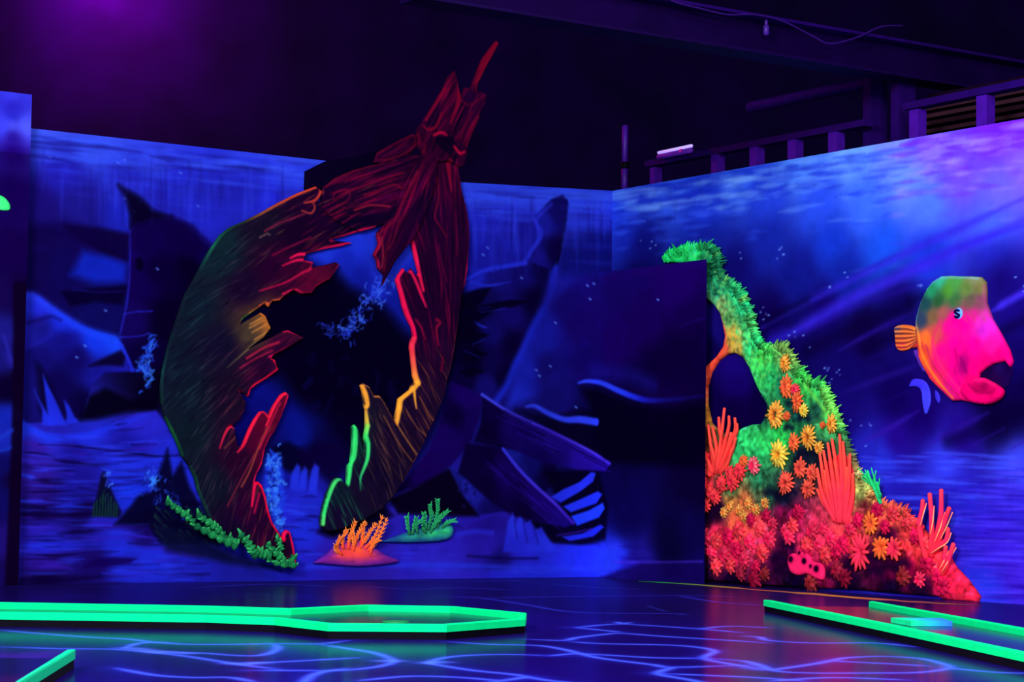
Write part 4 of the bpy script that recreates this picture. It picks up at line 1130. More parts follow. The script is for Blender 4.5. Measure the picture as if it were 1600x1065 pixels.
# ================================================================== coral reef on the right wall
REEF = ('1040,409 1048,400 1062,393 1080,388 1095,386 1110,384 1121,389 1128,402 1130,420 1134,433 1142,432 1150,442 1156,446 1163,457 1171,471 1178,487 1183,510 1190,530 1201,541 1218,549 1224,541 1231,545 1238,545 1246,562 1262,585 1273,597 1290,598 1297,611 1304,626 1307,642 1318,660 1325,682 1331,702 1336,716 1344,732 1360,756 1376,775 1386,785 1400,791 1415,795 1430,808 1445,825 1456,836 1470,850 1486,868 1496,885 1515,905 1534,931 1531,940 1512,938 1480,936 1470,931 1400,926 1350,921 1310,919 1280,918 1200,913 1086,904 1086,590 1096,585 1108,572 1125,556 1135,541 1138,526 1134,505 1130,490 1120,476 1105,464 1086,450 1086,412')
HOLE = '1126,563 1140,553 1152,551 1164,557 1176,575 1186,600 1196,620 1203,632 1200,652 1194,662 1180,663 1166,668 1150,676 1128,676 1114,660 1108,632 1108,604 1114,582'
ur = PR.uv([(1030, 950), (1545, 380)])
cC = Canvas(PR, rng(ur[0, 0], ur[1, 0], .008), rng(0.0, PR.uv([(1110, 375)])[0, 1], .007))
cC.fill("""1060,402,30,235,105; 1090,396,36,240,110; 1115,400,30,150,90; 1115,430,26,130,88; 1125,455,34,160,110; 1150,455,32,180,104; 1165,480,36,196,116; 1118,472,90,180,120; 1135,480,150,180,100; 1145,500,90,170,90; 1150,525,205,170,62; 1158,545,200,180,80; 1136,525,255,80,60; 1137,545,255,80,56; 1120,565,255,76,56; 1105,600,255,80,56; 1103,650,220,140,50; 1103,690,110,60,40; 1172,510,64,190,96; 1180,540,44,214,112; 1200,565,70,230,84; 1212,590,36,190,92; 1195,590,60,230,100; 1236,560,130,184,84; 1230,600,22,116,76; 1262,598,60,200,76; 1300,640,100,224,84; 1288,615,56,206,90; 1200,640,14,60,60; 1210,625,40,150,80; 1250,650,15,70,60; 1285,640,20,70,56; 1172,690,50,230,112; 1230,678,44,205,84; 1200,690,50,220,100; 1300,665,60,170,90; 1250,670,30,130,70; 1190,712,36,176,92; 1160,690,40,200,110; 1150,765,66,110,64; 1195,750,32,110,70; 1210,770,24,80,60; 1232,780,12,20,44; 1265,715,16,30,44; 1290,710,20,24,40; 1130,796,32,4,40; 1110,800,26,0,38; 1150,785,200,120,60; 1170,790,220,110,60; 1200,775,90,110,70; 1160,810,250,90,60; 1190,820,255,66,76; 1130,840,246,40,80; 1150,870,236,36,84; 1200,850,240,40,90; 1230,800,120,10,60; 1245,815,170,16,76; 1285,830,240,50,90; 1310,850,226,46,84; 1240,850,66,0,52; 1225,880,40,0,46; 1262,845,200,36,80; 1300,890,130,8,60; 1320,830,246,64,76; 1370,800,220,80,60; 1400,810,240,86,66; 1425,830,250,60,64; 1340,850,226,50,64; 1335,880,50,0,44; 1400,835,70,2,44; 1375,880,60,0,44; 1400,890,90,0,46; 1430,890,120,2,48; 1450,865,255,48,62; 1440,845,255,58,62; 1470,885,255,48,66; 1490,905,246,30,72; 1520,932,236,30,64; 1475,925,190,16,66; 1455,915,60,0,44; 1355,770,160,180,90; 1370,775,220,150,80; 1360,790,120,30,44; 1100,740,200,50,56; 1108,770,230,40,60;
1150,902,22,0,42; 1250,908,14,0,36; 1330,912,12,0,34; 1400,918,12,0,32; 1450,925,16,0,36; 1100,895,18,0,44; 1200,905,60,4,52""", 0.035)
g = R2(55)
mC = cC.mask(REEF, [HOLE])
U0, V0 = cC.U, cC.V
mott = fbm(U0 * 30, V0 * 30, 3, 3)
cC.img *= (0.42 + 1.16 * mott)[..., None]
rp = cC.pl.uv(P(REEF))
for k in range(1500):                                 # sponge-and-brush dabs
    x, y = g.uniform(1088, 1530), g.uniform(386, 935)
    u = PR.uv([(x, y)])[0]
    if not inside(rp, u[0], u[1]): continue
    cl = cC.sample(np.array([u[0]]), np.array([u[1]]))[0] * 255
    f = g.choice([.3, .55, 1.5, 1.8])
    th = g.uniform(0, 3.1)
    L = g.uniform(2, 5)
    cC.stroke([(x - L * math.cos(th), y - L * math.sin(th)), (x + L * math.cos(th), y + L * math.sin(th))], g.uniform(1.5, 3.2), tuple(np.clip(cl * f + (12 if f > 1 else 0), 0, 255)), g.uniform(.3, .75), 2.4, clip=mC, smooth=False)
for k in range(260):                                  # pale green and yellow flecks up the column
    t = g.uniform(0, 1)
    x = np.interp(t, [0, .3, .6, 1], [1112, 1145, 1165, 1230]) + g.normal(0, 13)
    y = np.interp(t, [0, .3, .6, 1], [400, 470, 535, 590]) + g.normal(0, 9)
    cC.stroke([(x, y), (x + 1.5, y + 2)], g.uniform(1.5, 3.5), [(80, 240, 130), (16, 70, 60), (150, 220, 90), (40, 190, 110)][g.integers(4)], g.uniform(.35, .8), 2.2, clip=mC, smooth=False)
cC.stroke('1128,488 1135,506 1139,526 1135,543 1124,557 1110,572 1105,590 1103,614', [3, 6, 9, 11, 14, 14, 12, 6], [(190, 60, 50), (255, 76, 56), (255, 74, 58), (255, 78, 56), (255, 80, 58), (255, 80, 56), (250, 80, 56), (220, 90, 50)], .95, 4, clip=mC)
cC.stroke('1104,632 1105,660 1108,680', [6, 8, 5], [(200, 130, 50), (210, 150, 50), (150, 90, 40)], .8, 4, clip=mC)
for k in range(34):
    y = g.uniform(505, 550); x = g.uniform(1143, 1168)
    cC.stroke([(x, y), (x, y + 4)], 3, (225, 180, 60), .6, 3, clip=mC, smooth=False)
cC.stroke('1167,560 1180,590 1192,622 1204,636', 7, (10, 14, 44), .85, 6, clip=mC)
cC.stroke('1290,606 1298,630 1306,650 1314,668', 7, (130, 236, 90), .7, 6, clip=mC)
cC.stroke('1265,600 1282,622 1296,640', 6, (120, 230, 80), .6, 6, clip=mC)
for x, y, r in ((1245, 630, 10), (1265, 652, 12), (1240, 668, 9), (1262, 708, 10), (1286, 708, 11), (1230, 776, 14), (1246, 768, 10), (1130, 799, 15), (1112, 806, 12), (1225, 872, 14), (1240, 852, 12), (1228, 892, 12), (1302, 897, 12), (1340, 882, 12), (1400, 886, 16), (1182, 917, 16), (1375, 892, 16), (1335, 905, 18), (1440, 915, 14), (1200, 640, 10), (1212, 770, 12), (1258, 718, 10), (1390, 836, 12), (1372, 872, 12), (1420, 880, 12)):
    cC.stroke([(x - r * .6, y), (x, y - r * .2), (x + r * .6, y + r * .2)], r, (9, 8, 34) if y < 790 else (22, 0, 36), .85, r * 1.1, clip=mC)
rb = PR.xyz(PR.uv([(1300, 920)])[0, 0], 0.0, .03)
reef = empty('coral_reef', rb, 'tall coral reef glowing green above and red below on the right mural wall', 'coral reef')
relief('reef_rock', cC, REEF, .004, .05, reef, [HOLE], res=.0095, bev=.05, bump=.02, bumpscale=14)
mpR = PR.mpp(1300, 800)
QR = PR.shift(.05)


def upx(x, y): return PR.uv([(x, y)])[0]


def branchy(name, parent, branches, cols, r0, r1, w0=.05, w1=.08, label=None, twig=0, seed=1):
    A = Acc()
    g = R2(seed)
    for br in branches.split('|'):
        pts = P(br)
        q = smooth_path(px3(PR, pts, np.linspace(w0, w1, len(pts)) + g.uniform(0, .012)), 5)
        n = len(q)
        A.tube(q, np.linspace(r0, r1, n) * mpR, lerpc(cols, n), 8)
        for k in range(twig):
            i = g.integers(n // 3, n - 1)
            tn = q[i + 1] - q[i]
            tn /= np.linalg.norm(tn)
            sd = np.cross(tn, PR.n) * g.choice([-1, 1])
            L = g.uniform(8, 15) * mpR
            A.tube([q[i], q[i] + (tn * .7 + sd * .45) * L * .6, q[i] + (tn * 1.2 + sd * .5) * L], np.array([.75, .7, .5]) * r1 * mpR, lerpc(cols[-2:], 3), 6)
    return A.build(name, WOODPAINT, parent, True, label)


gt = R2(91)
A = Acc()                                              # feathery fringe along the reef's upper outline
fr = smooth_path(np.array(P('1044,404 1062,392 1085,387 1110,383 1124,390 1130,405 1132,428 1150,441 1163,456 1173,473 1181,495 1186,518 1196,536 1212,546 1222,541 1234,543 1245,560 1258,580 1274,596 1290,598 1299,612 1306,632 1316,655 1325,680 1333,704 1342,728 1358,754 1372,772 1396,790 1418,796 1440,818')), 14)
tnf = np.gradient(fr, axis=0); tnf /= np.linalg.norm(tnf, axis=1)[:, None]
for (x, y), t in zip(fr, tnf):
    for k in range(2):
        nx, ny = t[1] + gt.normal(0, .5), -t[0] + gt.normal(0, .5)
        if ny > .5: ny = -ny
        L = gt.uniform(2.5, 7)
        b0 = (x - nx * 6, y - ny * 6)
        q = px3(PR, [b0, (x + nx * L * .4, y + ny * L * .4), (x + nx * L, y + ny * L)], [.042, .05, .04])
        cu = upx(x - t[1] * 7, y + t[0] * 7)
        cl = np.clip(cC.sample(np.array([cu[0]]), np.array([cu[1]]))[0] * gt.uniform(.7, 1.25), 0, 1)
        A.tube(q, np.array([2.4, 1.9, .7]) * mpR, np.array([cl * .8, cl, cl]), 5)
A.build('fringe', WOODPAINT, reef, True)
for nm, ol in (('fan_web', '1104,726 1112,708 1124,700 1136,690 1150,690 1158,700 1150,716 1140,734 1124,743 1108,738'), ('fan_web', '1292,738 1296,722 1310,714 1326,706 1338,718 1344,740 1342,775 1336,815 1318,820 1306,802 1294,772')):
    q = np.array(P(ol)); lo, hi = q.min(0), q.max(0)
    uu = PR.uv([(lo[0] - 8, hi[1] + 8), (hi[0] + 8, lo[1] - 8)])
    cW = Canvas(PR, rng(uu[0, 0], uu[1, 0], .006), rng(uu[0, 1], uu[1, 1], .006))
    cW.img[:] = np.array((238, 36, 62)) / 255
    bx_, by_ = (1124, 745) if lo[0] < 1200 else (1324, 830)
    for k in range(22):
        ex, ey = gt.uniform(lo[0], hi[0]), lo[1] - 6
        cW.stroke([(bx_, by_), ((bx_ + ex * 2) / 3, (by_ + ey) / 2), (ex, ey)], gt.uniform(2, 4), (150, 8, 44) if k % 2 else (255, 80, 64), .7, 3)
    relief(nm, cW, ol, .03, .056, reef, res=.008, bev=.02, smooth_outline=True)
branchy('fan_coral', reef, '1122,741 1112,733 1102,722|1122,740 1112,722 1104,702|1124,738 1115,715 1108,693|1126,738 1122,700 1119,664|1128,736 1131,700 1127,667|1130,736 1138,690 1146,638|1131,734 1140,700 1150,668 1152,650|1132,736 1148,700 1160,672 1161,653|1134,736 1152,712 1163,684|1134,739 1148,724 1158,700|1120,742 1108,736 1100,728|1128,738 1126,712 1122,690|1132,735 1146,706 1156,676|1138,690 1136,670 1137,652|1152,690 1162,674 1165,662|1116,712 1108,704 1105,694|1130,730 1136,706 1142,672',
        [(255, 60, 62), (255, 72, 62), (255, 78, 66)], 4.2, 2.4, label='red fan coral on the left of the reef', seed=2)
branchy('fan_coral', reef, '1318,815 1302,770 1294,708|1320,815 1308,760 1300,704|1322,815 1314,750 1308,692|1324,815 1320,740 1314,686|1326,815 1326,740 1325,679|1328,815 1332,745 1331,690|1330,815 1338,755 1342,709|1332,818 1343,775 1346,740|1315,812 1298,775 1291,732|1312,806 1298,785 1290,764|1326,815 1322,760 1318,720|1330,815 1334,770 1337,730|1320,812 1306,775 1302,735',
        [(255, 50, 76), (255, 52, 76), (255, 66, 62), (250, 84, 66)], 5.2, 2.3, label='tall red fan coral at the reef edge', seed=3)
branchy('finger_coral', reef, '1458,872 1451,840 1450,815 1455,796 1457,781|1464,868 1467,835 1468,805 1467,771|1466,868 1477,832 1484,800 1486,765|1470,860 1482,828 1490,808 1497,793|1468,862 1480,852 1492,842 1496,825|1478,895 1487,874 1492,853|1482,896 1494,876 1505,849|1450,825 1447,818 1447,812',
        [(255, 46, 70), (255, 44, 76), (250, 40, 96), (255, 60, 80)], 5.0, 3.3, label='pink finger coral on the right slope of the reef', seed=4)
branchy('pale_edge', reef, '1460,786 1458,800 1454,822|1471,790 1471,815 1469,835|1489,800 1483,826 1477,846|1499,800 1491,824 1484,842|1498,832 1493,847 1481,856 1471,864|1494,860 1489,874 1484,888|1506,855 1497,874 1488,893', [(255, 120, 110), (255, 190, 130), (255, 110, 90)], 1.0, .8, .062, .088, label='pale highlight lines painted along the finger coral', seed=4)
branchy('green_sprig', reef, '1386,786 1380,768 1374,752 1370,735|1378,764 1370,752 1363,743|1376,758 1379,750 1381,742|1381,770 1383,762 1384,753|1384,778 1388,774 1390,770|1374,754 1368,746 1366,740', [(30, 190, 110), (40, 220, 120)], 3.2, 1.6, label='green sprig', twig=3, seed=5)


def anemone(name, x, y, r, cols, n=14, hollow=.35, oval=1.0, seed=0, core=(40, 6, 30), w=.055, rings=2):
    """a polyp with rings of tapering tentacles round a dark mouth"""
    A = Acc()
    g = R2(seed + int(x * 7 + y))
    c = upx(x, y)
    R = r * mpR * (1.3 if name == 'anemone' else 1.16)
    for ring in range(rings):
        k = n - ring * 3
        for i in range(k):
            th = 2 * math.pi * (i + .5 * ring + g.uniform(-.15, .15)) / k
            d = np.array([math.cos(th), math.sin(th) * oval])
            rr = R * (1 - .3 * ring) * g.uniform(.82, 1.08)
            pts = [c + d * R * hollow * .6, c + d * rr * .6, c + d * rr]
            ww = [w - .012 + ring * .01, w + .012 + ring * .012, w + .008 + ring * .014]
            q = np.array([PR.xyz(p[0], p[1], z) for p, z in zip(pts, ww)])
            wd = R * 3.3 / k
            A.tube(q, np.array([.55, .62, .3]) * wd, lerpc(cols, 3) * g.uniform(.8, 1.05), 6)
    th = np.arange(12) * math.pi / 6
    q = PR.xyz(c[0] + np.cos(th) * R * hollow, c[1] + np.sin(th) * R * hollow * oval, w)
    A.add(np.vstack([q, PR.xyz(c[0], c[1], w - .01)]), [(i, (i + 1) % 12, 12) for i in range(12)], np.array(core) / 255)
    return A.build(name, WOODPAINT, reef, True)


OY = [(150, 60, 30), (255, 150, 50), (235, 190, 80)]
OR = [(190, 50, 40), (255, 100, 56), (240, 120, 60)]
YE = [(255, 140, 40), (250, 200, 60), (230, 216, 90)]
RD = [(190, 14, 60), (255, 46, 84), (255, 80, 90)]
PK = [(200, 14, 70), (255, 40, 90), (255, 130, 140)]
RO = [(180, 40, 40), (250, 80, 66), (240, 96, 70)]
for x, y, r, cl, ov, hol in ((1222, 648, 19, OY, 1, .38), (1239, 605, 14, OR, 1.15, .25), (1253, 609, 9, RD, 1, .3), (1256, 627, 11, OR, 1.4, .25), (1266, 642, 9, YE, 1, .25), (1227, 710, 19, YE, 1, .2), (1251, 691, 12, OR, 1, .3), (1273, 683, 15, OY, 1.1, .2), (1310, 663, 10, OY, 1.3, .25), (1296, 664, 5, OR, 1, .3), (1188, 727, 13, PK, 1, .25),
                           (1238, 754, 16, RO, 1, .3), (1261, 732, 14, RO, 1, .3), (1279, 739, 12, RO, 1, .3), (1273, 763, 13, RO, 1, .3), (1237, 568, 10, OY, 1.3, .2), (1290, 700, 9, OY, 1, .3), (1172, 720, 9, OR, 1, .3), (1240, 650, 7, OR, 1, .3)):
    anemone('anemone', x, y, r, cl, 16 if r > 14 else 12, hol, ov)
for x, y, r in ((1155, 752, 14), (1166, 736, 13), (1138, 756, 12), (1109, 758, 11), (1112, 789, 12), (1128, 776, 11), (1150, 738, 10), (1120, 770, 10)):
    anemone('anemone', x, y, r, [(190, 20, 50), (255, 50, 74), (255, 70, 70)], 11, .25)
for x, y, r, cl, ov, n in ((1388, 855, 17, [(255, 90, 50), (255, 104, 46), (255, 120, 60)], 1, 11), (1409, 857, 16, [(240, 30, 80), (255, 50, 84), (255, 80, 70)], 1, 10), (1355, 862, 20, [(255, 44, 90), (255, 50, 86), (255, 60, 80)], 1.35, 13), (1372, 818, 15, [(255, 90, 60), (255, 110, 50), (255, 130, 50)], 1.1, 11)):
    anemone('star_coral', x, y, r, cl, n, .12, ov, core=(220, 40, 60), w=.065, rings=1)
pos = [(1112, 838), (1128, 846), (1146, 838), (1120, 862), (1140, 866), (1160, 858), (1150, 884), (1172, 876), (1166, 896), (1190, 884), (1188, 904), (1204, 896), (1128, 884), (1200, 862), (1180, 846), (1164, 828), (1196, 828), (1212, 842), (1216, 818), (1182, 812), (1236, 828), (1248, 820), (1242, 838), (1278, 830), (1296, 826), (1308, 842), (1288, 850), (1270, 850), (1300, 866), (1316, 862), (1326, 850), (1276, 910), (1268, 864), (1318, 890), (1330, 902), (1420, 900), (1446, 905), (1484, 915), (1476, 900), (1380, 796), (1404, 802), (1426, 818), (1350, 812), (1338, 826), (1392, 822), (1440, 838), (1456, 850), (1458, 880), (1256, 800), (1206, 806)]
g = R2(66)
for x, y in pos:
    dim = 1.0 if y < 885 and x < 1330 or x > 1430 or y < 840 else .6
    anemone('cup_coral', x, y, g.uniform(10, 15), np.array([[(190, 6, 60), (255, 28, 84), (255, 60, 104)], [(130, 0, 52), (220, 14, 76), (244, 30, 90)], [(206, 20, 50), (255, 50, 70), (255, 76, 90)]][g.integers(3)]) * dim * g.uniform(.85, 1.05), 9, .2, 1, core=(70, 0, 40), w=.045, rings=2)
for x, y in ((1150, 790), (1164, 798), (1178, 786), (1190, 796), (1140, 800), (1204, 786), (1172, 808)):
    anemone('cup_coral', x, y, 9, [(190, 70, 40), (250, 130, 56), (220, 180, 90)], 10, .2, 1, core=(120, 50, 30), w=.045, rings=2)
# tube sponge with three round mouths
cT = Canvas(PR, rng(*(PR.uv([(1235, 880), (1305, 880)])[:, 0]), .005), rng(PR.uv([(1270, 915)])[0, 1], PR.uv([(1270, 850)])[0, 1], .005))
cT.img[:] = np.array((255, 34, 104)) / 255
for x, y, a, b in ((1249, 873, 3.8, 5), (1270, 876, 3.6, 5), (1289, 888, 4, 5.4), (1262, 863, 2.4, 3), (1280, 884, 2.2, 3)):
    cT.poly([(x + a * 1.7 * math.cos(t), y + b * 1.6 * math.sin(t)) for t in np.arange(0, 6.28, .5)], (220, 16, 92), .7, 2.5)
    cT.poly([(x + a * math.cos(t), y + b * math.sin(t)) for t in np.arange(0, 6.28, .5)], (24, 0, 26), .98, 1.8)
relief('tube_sponge', cT, '1242,878 1244,868 1250,864 1257,865 1262,857 1270,861 1276,868 1279,876 1286,878 1294,881 1298,892 1296,905 1286,903 1272,896 1258,898 1247,893', .05, .085, reef, res=.007, bev=.03, smooth_outline=True, label='pink tube sponge with dark round mouths')

# ================================================================== the fish
uf = PR.uv([(1385, 660), (1600, 420)])
cX = Canvas(PR, rng(uf[0, 0], uf[1, 0], .006), rng(uf[0, 1], uf[1, 1], .006))
cX.fill("""1475,436,44,170,130; 1500,440,66,150,66; 1530,438,120,130,84; 1490,455,70,146,48; 1520,452,94,130,56; 1538,450,110,110,60; 1462,455,30,140,90; 1455,475,26,70,76; 1475,470,34,90,50; 1500,470,50,110,60; 1525,470,90,80,70; 1540,472,120,60,90; 1448,500,40,60,90; 1465,495,120,90,60; 1480,490,160,84,80; 1470,520,200,70,70; 1455,530,255,110,40; 1490,510,250,10,140; 1500,500,255,0,144; 1515,505,255,0,146; 1530,495,236,20,150; 1540,500,220,40,180; 1545,515,214,30,196; 1500,540,255,0,142; 1530,540,255,0,146; 1560,540,236,16,150; 1570,555,240,0,120; 1480,550,255,6,130; 1475,570,240,20,110; 1500,570,240,0,130; 1512,570,170,0,110; 1530,575,240,0,120; 1550,565,236,0,118; 1500,600,250,0,130; 1470,590,240,40,80; 1490,612,220,20,120; 1530,600,236,0,96; 1545,605,170,0,70; 1555,600,200,0,84; 1568,608,240,0,100; 1545,625,250,0,110; 1520,618,250,10,110; 1450,560,255,90,40; 1465,600,250,50,70; 1445,545,230,60,60""", 0.03)
for t, w, col, a in (('1441,522 1446,545 1458,572 1474,596 1496,622', [4, 5, 5, 5, 3], (255, 126, 36), .9), ('1448,535 1458,560 1476,586', 3, (200, 50, 40), .7), ('1436,500 1443,522 1446,540', 4, (255, 160, 60), .8), ('1455,540 1464,565 1480,590 1505,618', 4, (170, 20, 80), .6), ('1464,530 1476,566 1500,600 1515,616', 4, (255, 40, 110), .6), ('1500,545 1504,565 1500,580 1508,600', 6, (200, 0, 110), .6), ('1510,560 1514,572 1518,580', 7, (140, 0, 90), .6), ('1536,582 1545,572 1560,566 1576,564', 5, (250, 10, 120), .6), ('1444,470 1450,455 1462,442 1476,434 1505,433 1534,435', 4, (120, 190, 190), .6), ('1543,446 1544,470 1552,496', 3, (180, 60, 120), .5), ('1478,500 1466,530 1466,555', 5, (230, 30, 110), .5)):
    cX.stroke(t, w, col, a, 4)
cX.stroke('1437,512 1442,480 1451,456 1462,442 1475,434', 5, (70, 150, 200), .6, 6)
for k in range(12):
    x = 1500 + k * 3.6
    cX.stroke([(x, 468 + (k % 3)), (x + 3, 482), (x + 8, 494 + (k % 4) * 3)], 1.8, (150, 90, 70), .5, 2)
BODY = '1475,432 1490,431 1506,432 1522,432 1536,433 1543,441 1544,456 1544,473 1553,498 1567,522 1580,547 1585,564 1582,573 1575,564 1556,568 1545,574 1534,583 1532,600 1536,612 1530,630 1506,625 1492,626 1475,610 1458,593 1446,572 1440,558 1437,530 1435,512 1436,495 1443,473 1453,451 1462,440'
MOUTH = '1528,590 1540,574 1558,566 1576,563 1584,574 1581,588 1572,606 1552,602 1538,600'
LIP = '1512,602 1524,593 1540,590 1553,595 1565,602 1573,610 1571,620 1562,627 1550,631 1532,630 1518,624 1509,613'
TAIL = '1399,512 1406,508 1414,507 1424,508 1432,511 1440,518 1444,524 1441,537 1434,542 1426,544 1418,547 1409,548 1403,544 1401,536 1400,524'
fish = empty('fish', PR.xyz(PR.uv([(1500, 630)])[0, 0], PR.uv([(1500, 630)])[0, 1], .02), 'pink and green parrot-like fish with an open mouth on the right mural wall', 'fish')
relief('body', cX, BODY, .004, .05, fish, res=.009, bev=.07)
cM = Canvas(PR, cX.u, cX.v); cM.fill('1545,580,20,0,50; 1565,578,26,6,80; 1560,590,30,0,60; 1575,580,20,0,60', .04)
relief('mouth', cM, MOUTH, .003, .012, fish, res=.012, smooth_outline=True, label='dark open mouth')
cL = Canvas(PR, cX.u, cX.v); cL.fill('1520,600,245,0,110; 1540,590,236,10,110; 1550,605,150,0,70; 1535,606,190,0,84; 1560,604,180,0,80; 1569,612,245,0,104; 1550,624,250,0,110; 1530,620,250,0,112', .03)
cL.stroke('1524,600 1540,612 1560,614 1566,608', 4, (140, 0, 64), .6, 5); cL.stroke('1530,592 1548,594 1564,602', 4, (240, 20, 110), .7, 4)
relief('lower_lip', cL, LIP, .02, .07, fish, res=.008, bev=.05, smooth_outline=True)
cT2 = Canvas(PR, rng(*(PR.uv([(1390, 530), (1450, 530)])[:, 0]), .005), rng(PR.uv([(1420, 560)])[0, 1], PR.uv([(1420, 495)])[0, 1], .005))
cT2.fill('1402,515,60,70,110; 1420,512,190,90,40; 1436,520,240,110,40; 1405,530,190,70,40; 1425,530,200,80,40; 1410,544,220,40,60; 1430,540,230,50,50', .02)
for k, y in enumerate((511, 518, 525, 532, 539, 545)):
    cT2.stroke([(1399, y + (528 - y) * -.02), (1420, y), (1442, 524 + (y - 528) * .35)], 2.6, [(255, 140, 50), (255, 130, 50), (255, 150, 60)], .9, 2)
    cT2.stroke([(1401, y + 3.5), (1420, y + 3), (1438, 526 + (y - 528) * .4)], 2, (60, 10, 40), .8, 2)
relief('tail_fin', cT2, TAIL, .004, .02, fish, res=.007, smooth_outline=True, label='orange striped tail fin')
cV = Canvas(PR, rng(*(PR.uv([(1410, 600), (1480, 600)])[:, 0]), .006), rng(PR.uv([(1440, 655)])[0, 1], PR.uv([(1440, 540)])[0, 1], .006))
cV.fill('1430,600,56,46,232; 1450,625,60,60,240; 1466,618,50,40,200; 1436,560,90,40,170', .03)
relief('ventral_fin', cV, '1421,604 1427,593 1438,592 1448,597 1454,610 1455,628 1448,647 1443,632 1441,612 1434,604', .003, .015, fish, res=.008, smooth_outline=True, label='blue ventral fin')
relief('ventral_fin', cV, '1462,609 1467,613 1470,622 1468,630 1463,622', .003, .015, fish, res=.008, smooth_outline=True, label='blue ventral fin')
relief('anal_fin', cV, '1428,548 1434,546 1440,560 1448,580 1443,580 1436,568', .003, .012, fish, res=.008, label='violet fin edge')
eq = upx(1506, 490)
mE = PR.mpp(1506, 490)
th = np.arange(20) * 2 * math.pi / 20


def disc(name, c, r, w, dome, col, parent):
    A = Acc()
    rows = [(1, 0), (.85, .45), (.5, .85)]
    v = np.vstack([PR.xyz(c[0] + np.cos(th) * r * k, c[1] + np.sin(th) * r * k, np.full(20, w + dome * h)) for k, h in rows] + [PR.xyz(np.array([c[0]]), np.array([c[1]]), np.array([w + dome]))])
    f = [(i + 20 * j, (i + 1) % 20 + 20 * j, (i + 1) % 20 + 20 * (j + 1), i + 20 * (j + 1)) for j in range(2) for i in range(20)] + [(40 + i, 40 + (i + 1) % 20, 60) for i in range(20)]
    A.add(v, f, np.array(col) / 255)
    return A.build(name, WOODPAINT, parent, True)


eye = disc('eye', eq, 9.5 * mE, .048, .012, (104, 160, 255), fish)
A = Acc()
q = smooth_path(px3(PR, P('1509,486 1505,485 1502,488 1506,491 1509,493 1506,496 1502,495'), .0625), 4)
A.tube(q, 1.8 * mE, np.array((10, 4, 60)) / 255, 6)
pp = A.build('pupil', WOODPAINT, eye, True)
pp.matrix_parent_inverse = Matrix.Identity(4)

# ================================================================== mini-golf lanes
NEON = flat_mat('neon_green_rail_paint', (2, 226, 130), 0.7, 0.02, .05)
NEON2 = flat_mat('pale_neon_rail_paint', (14, 196, 140), 0.7, 0.02, .05)
DECK = flat_mat('black_lane_board', (5, 2, 14), 0.7, 0.05, .2)
LANE = bpy.data.materials.new('lane_surface')
LANE.use_nodes = True
bs = LANE.node_tree.nodes['Principled BSDF']
tn_ = LANE.node_tree.nodes.new('ShaderNodeTexNoise'); tn_.inputs['Scale'].default_value = 4
rp_ = LANE.node_tree.nodes.new('ShaderNodeValToRGB')
rp_.color_ramp.elements[0].color = (.002, .001, .02, 1); rp_.color_ramp.elements[1].color = (.01, .005, .09, 1)
LANE.node_tree.links.new(tn_.outputs[0], rp_.inputs[0]); LANE.node_tree.links.new(rp_.outputs[0], bs.inputs['Base Color'])
bs.inputs['Roughness'].default_value = .2
bs.inputs['Specular IOR Level'].default_value = .12
Z0, Z1 = .036, .072


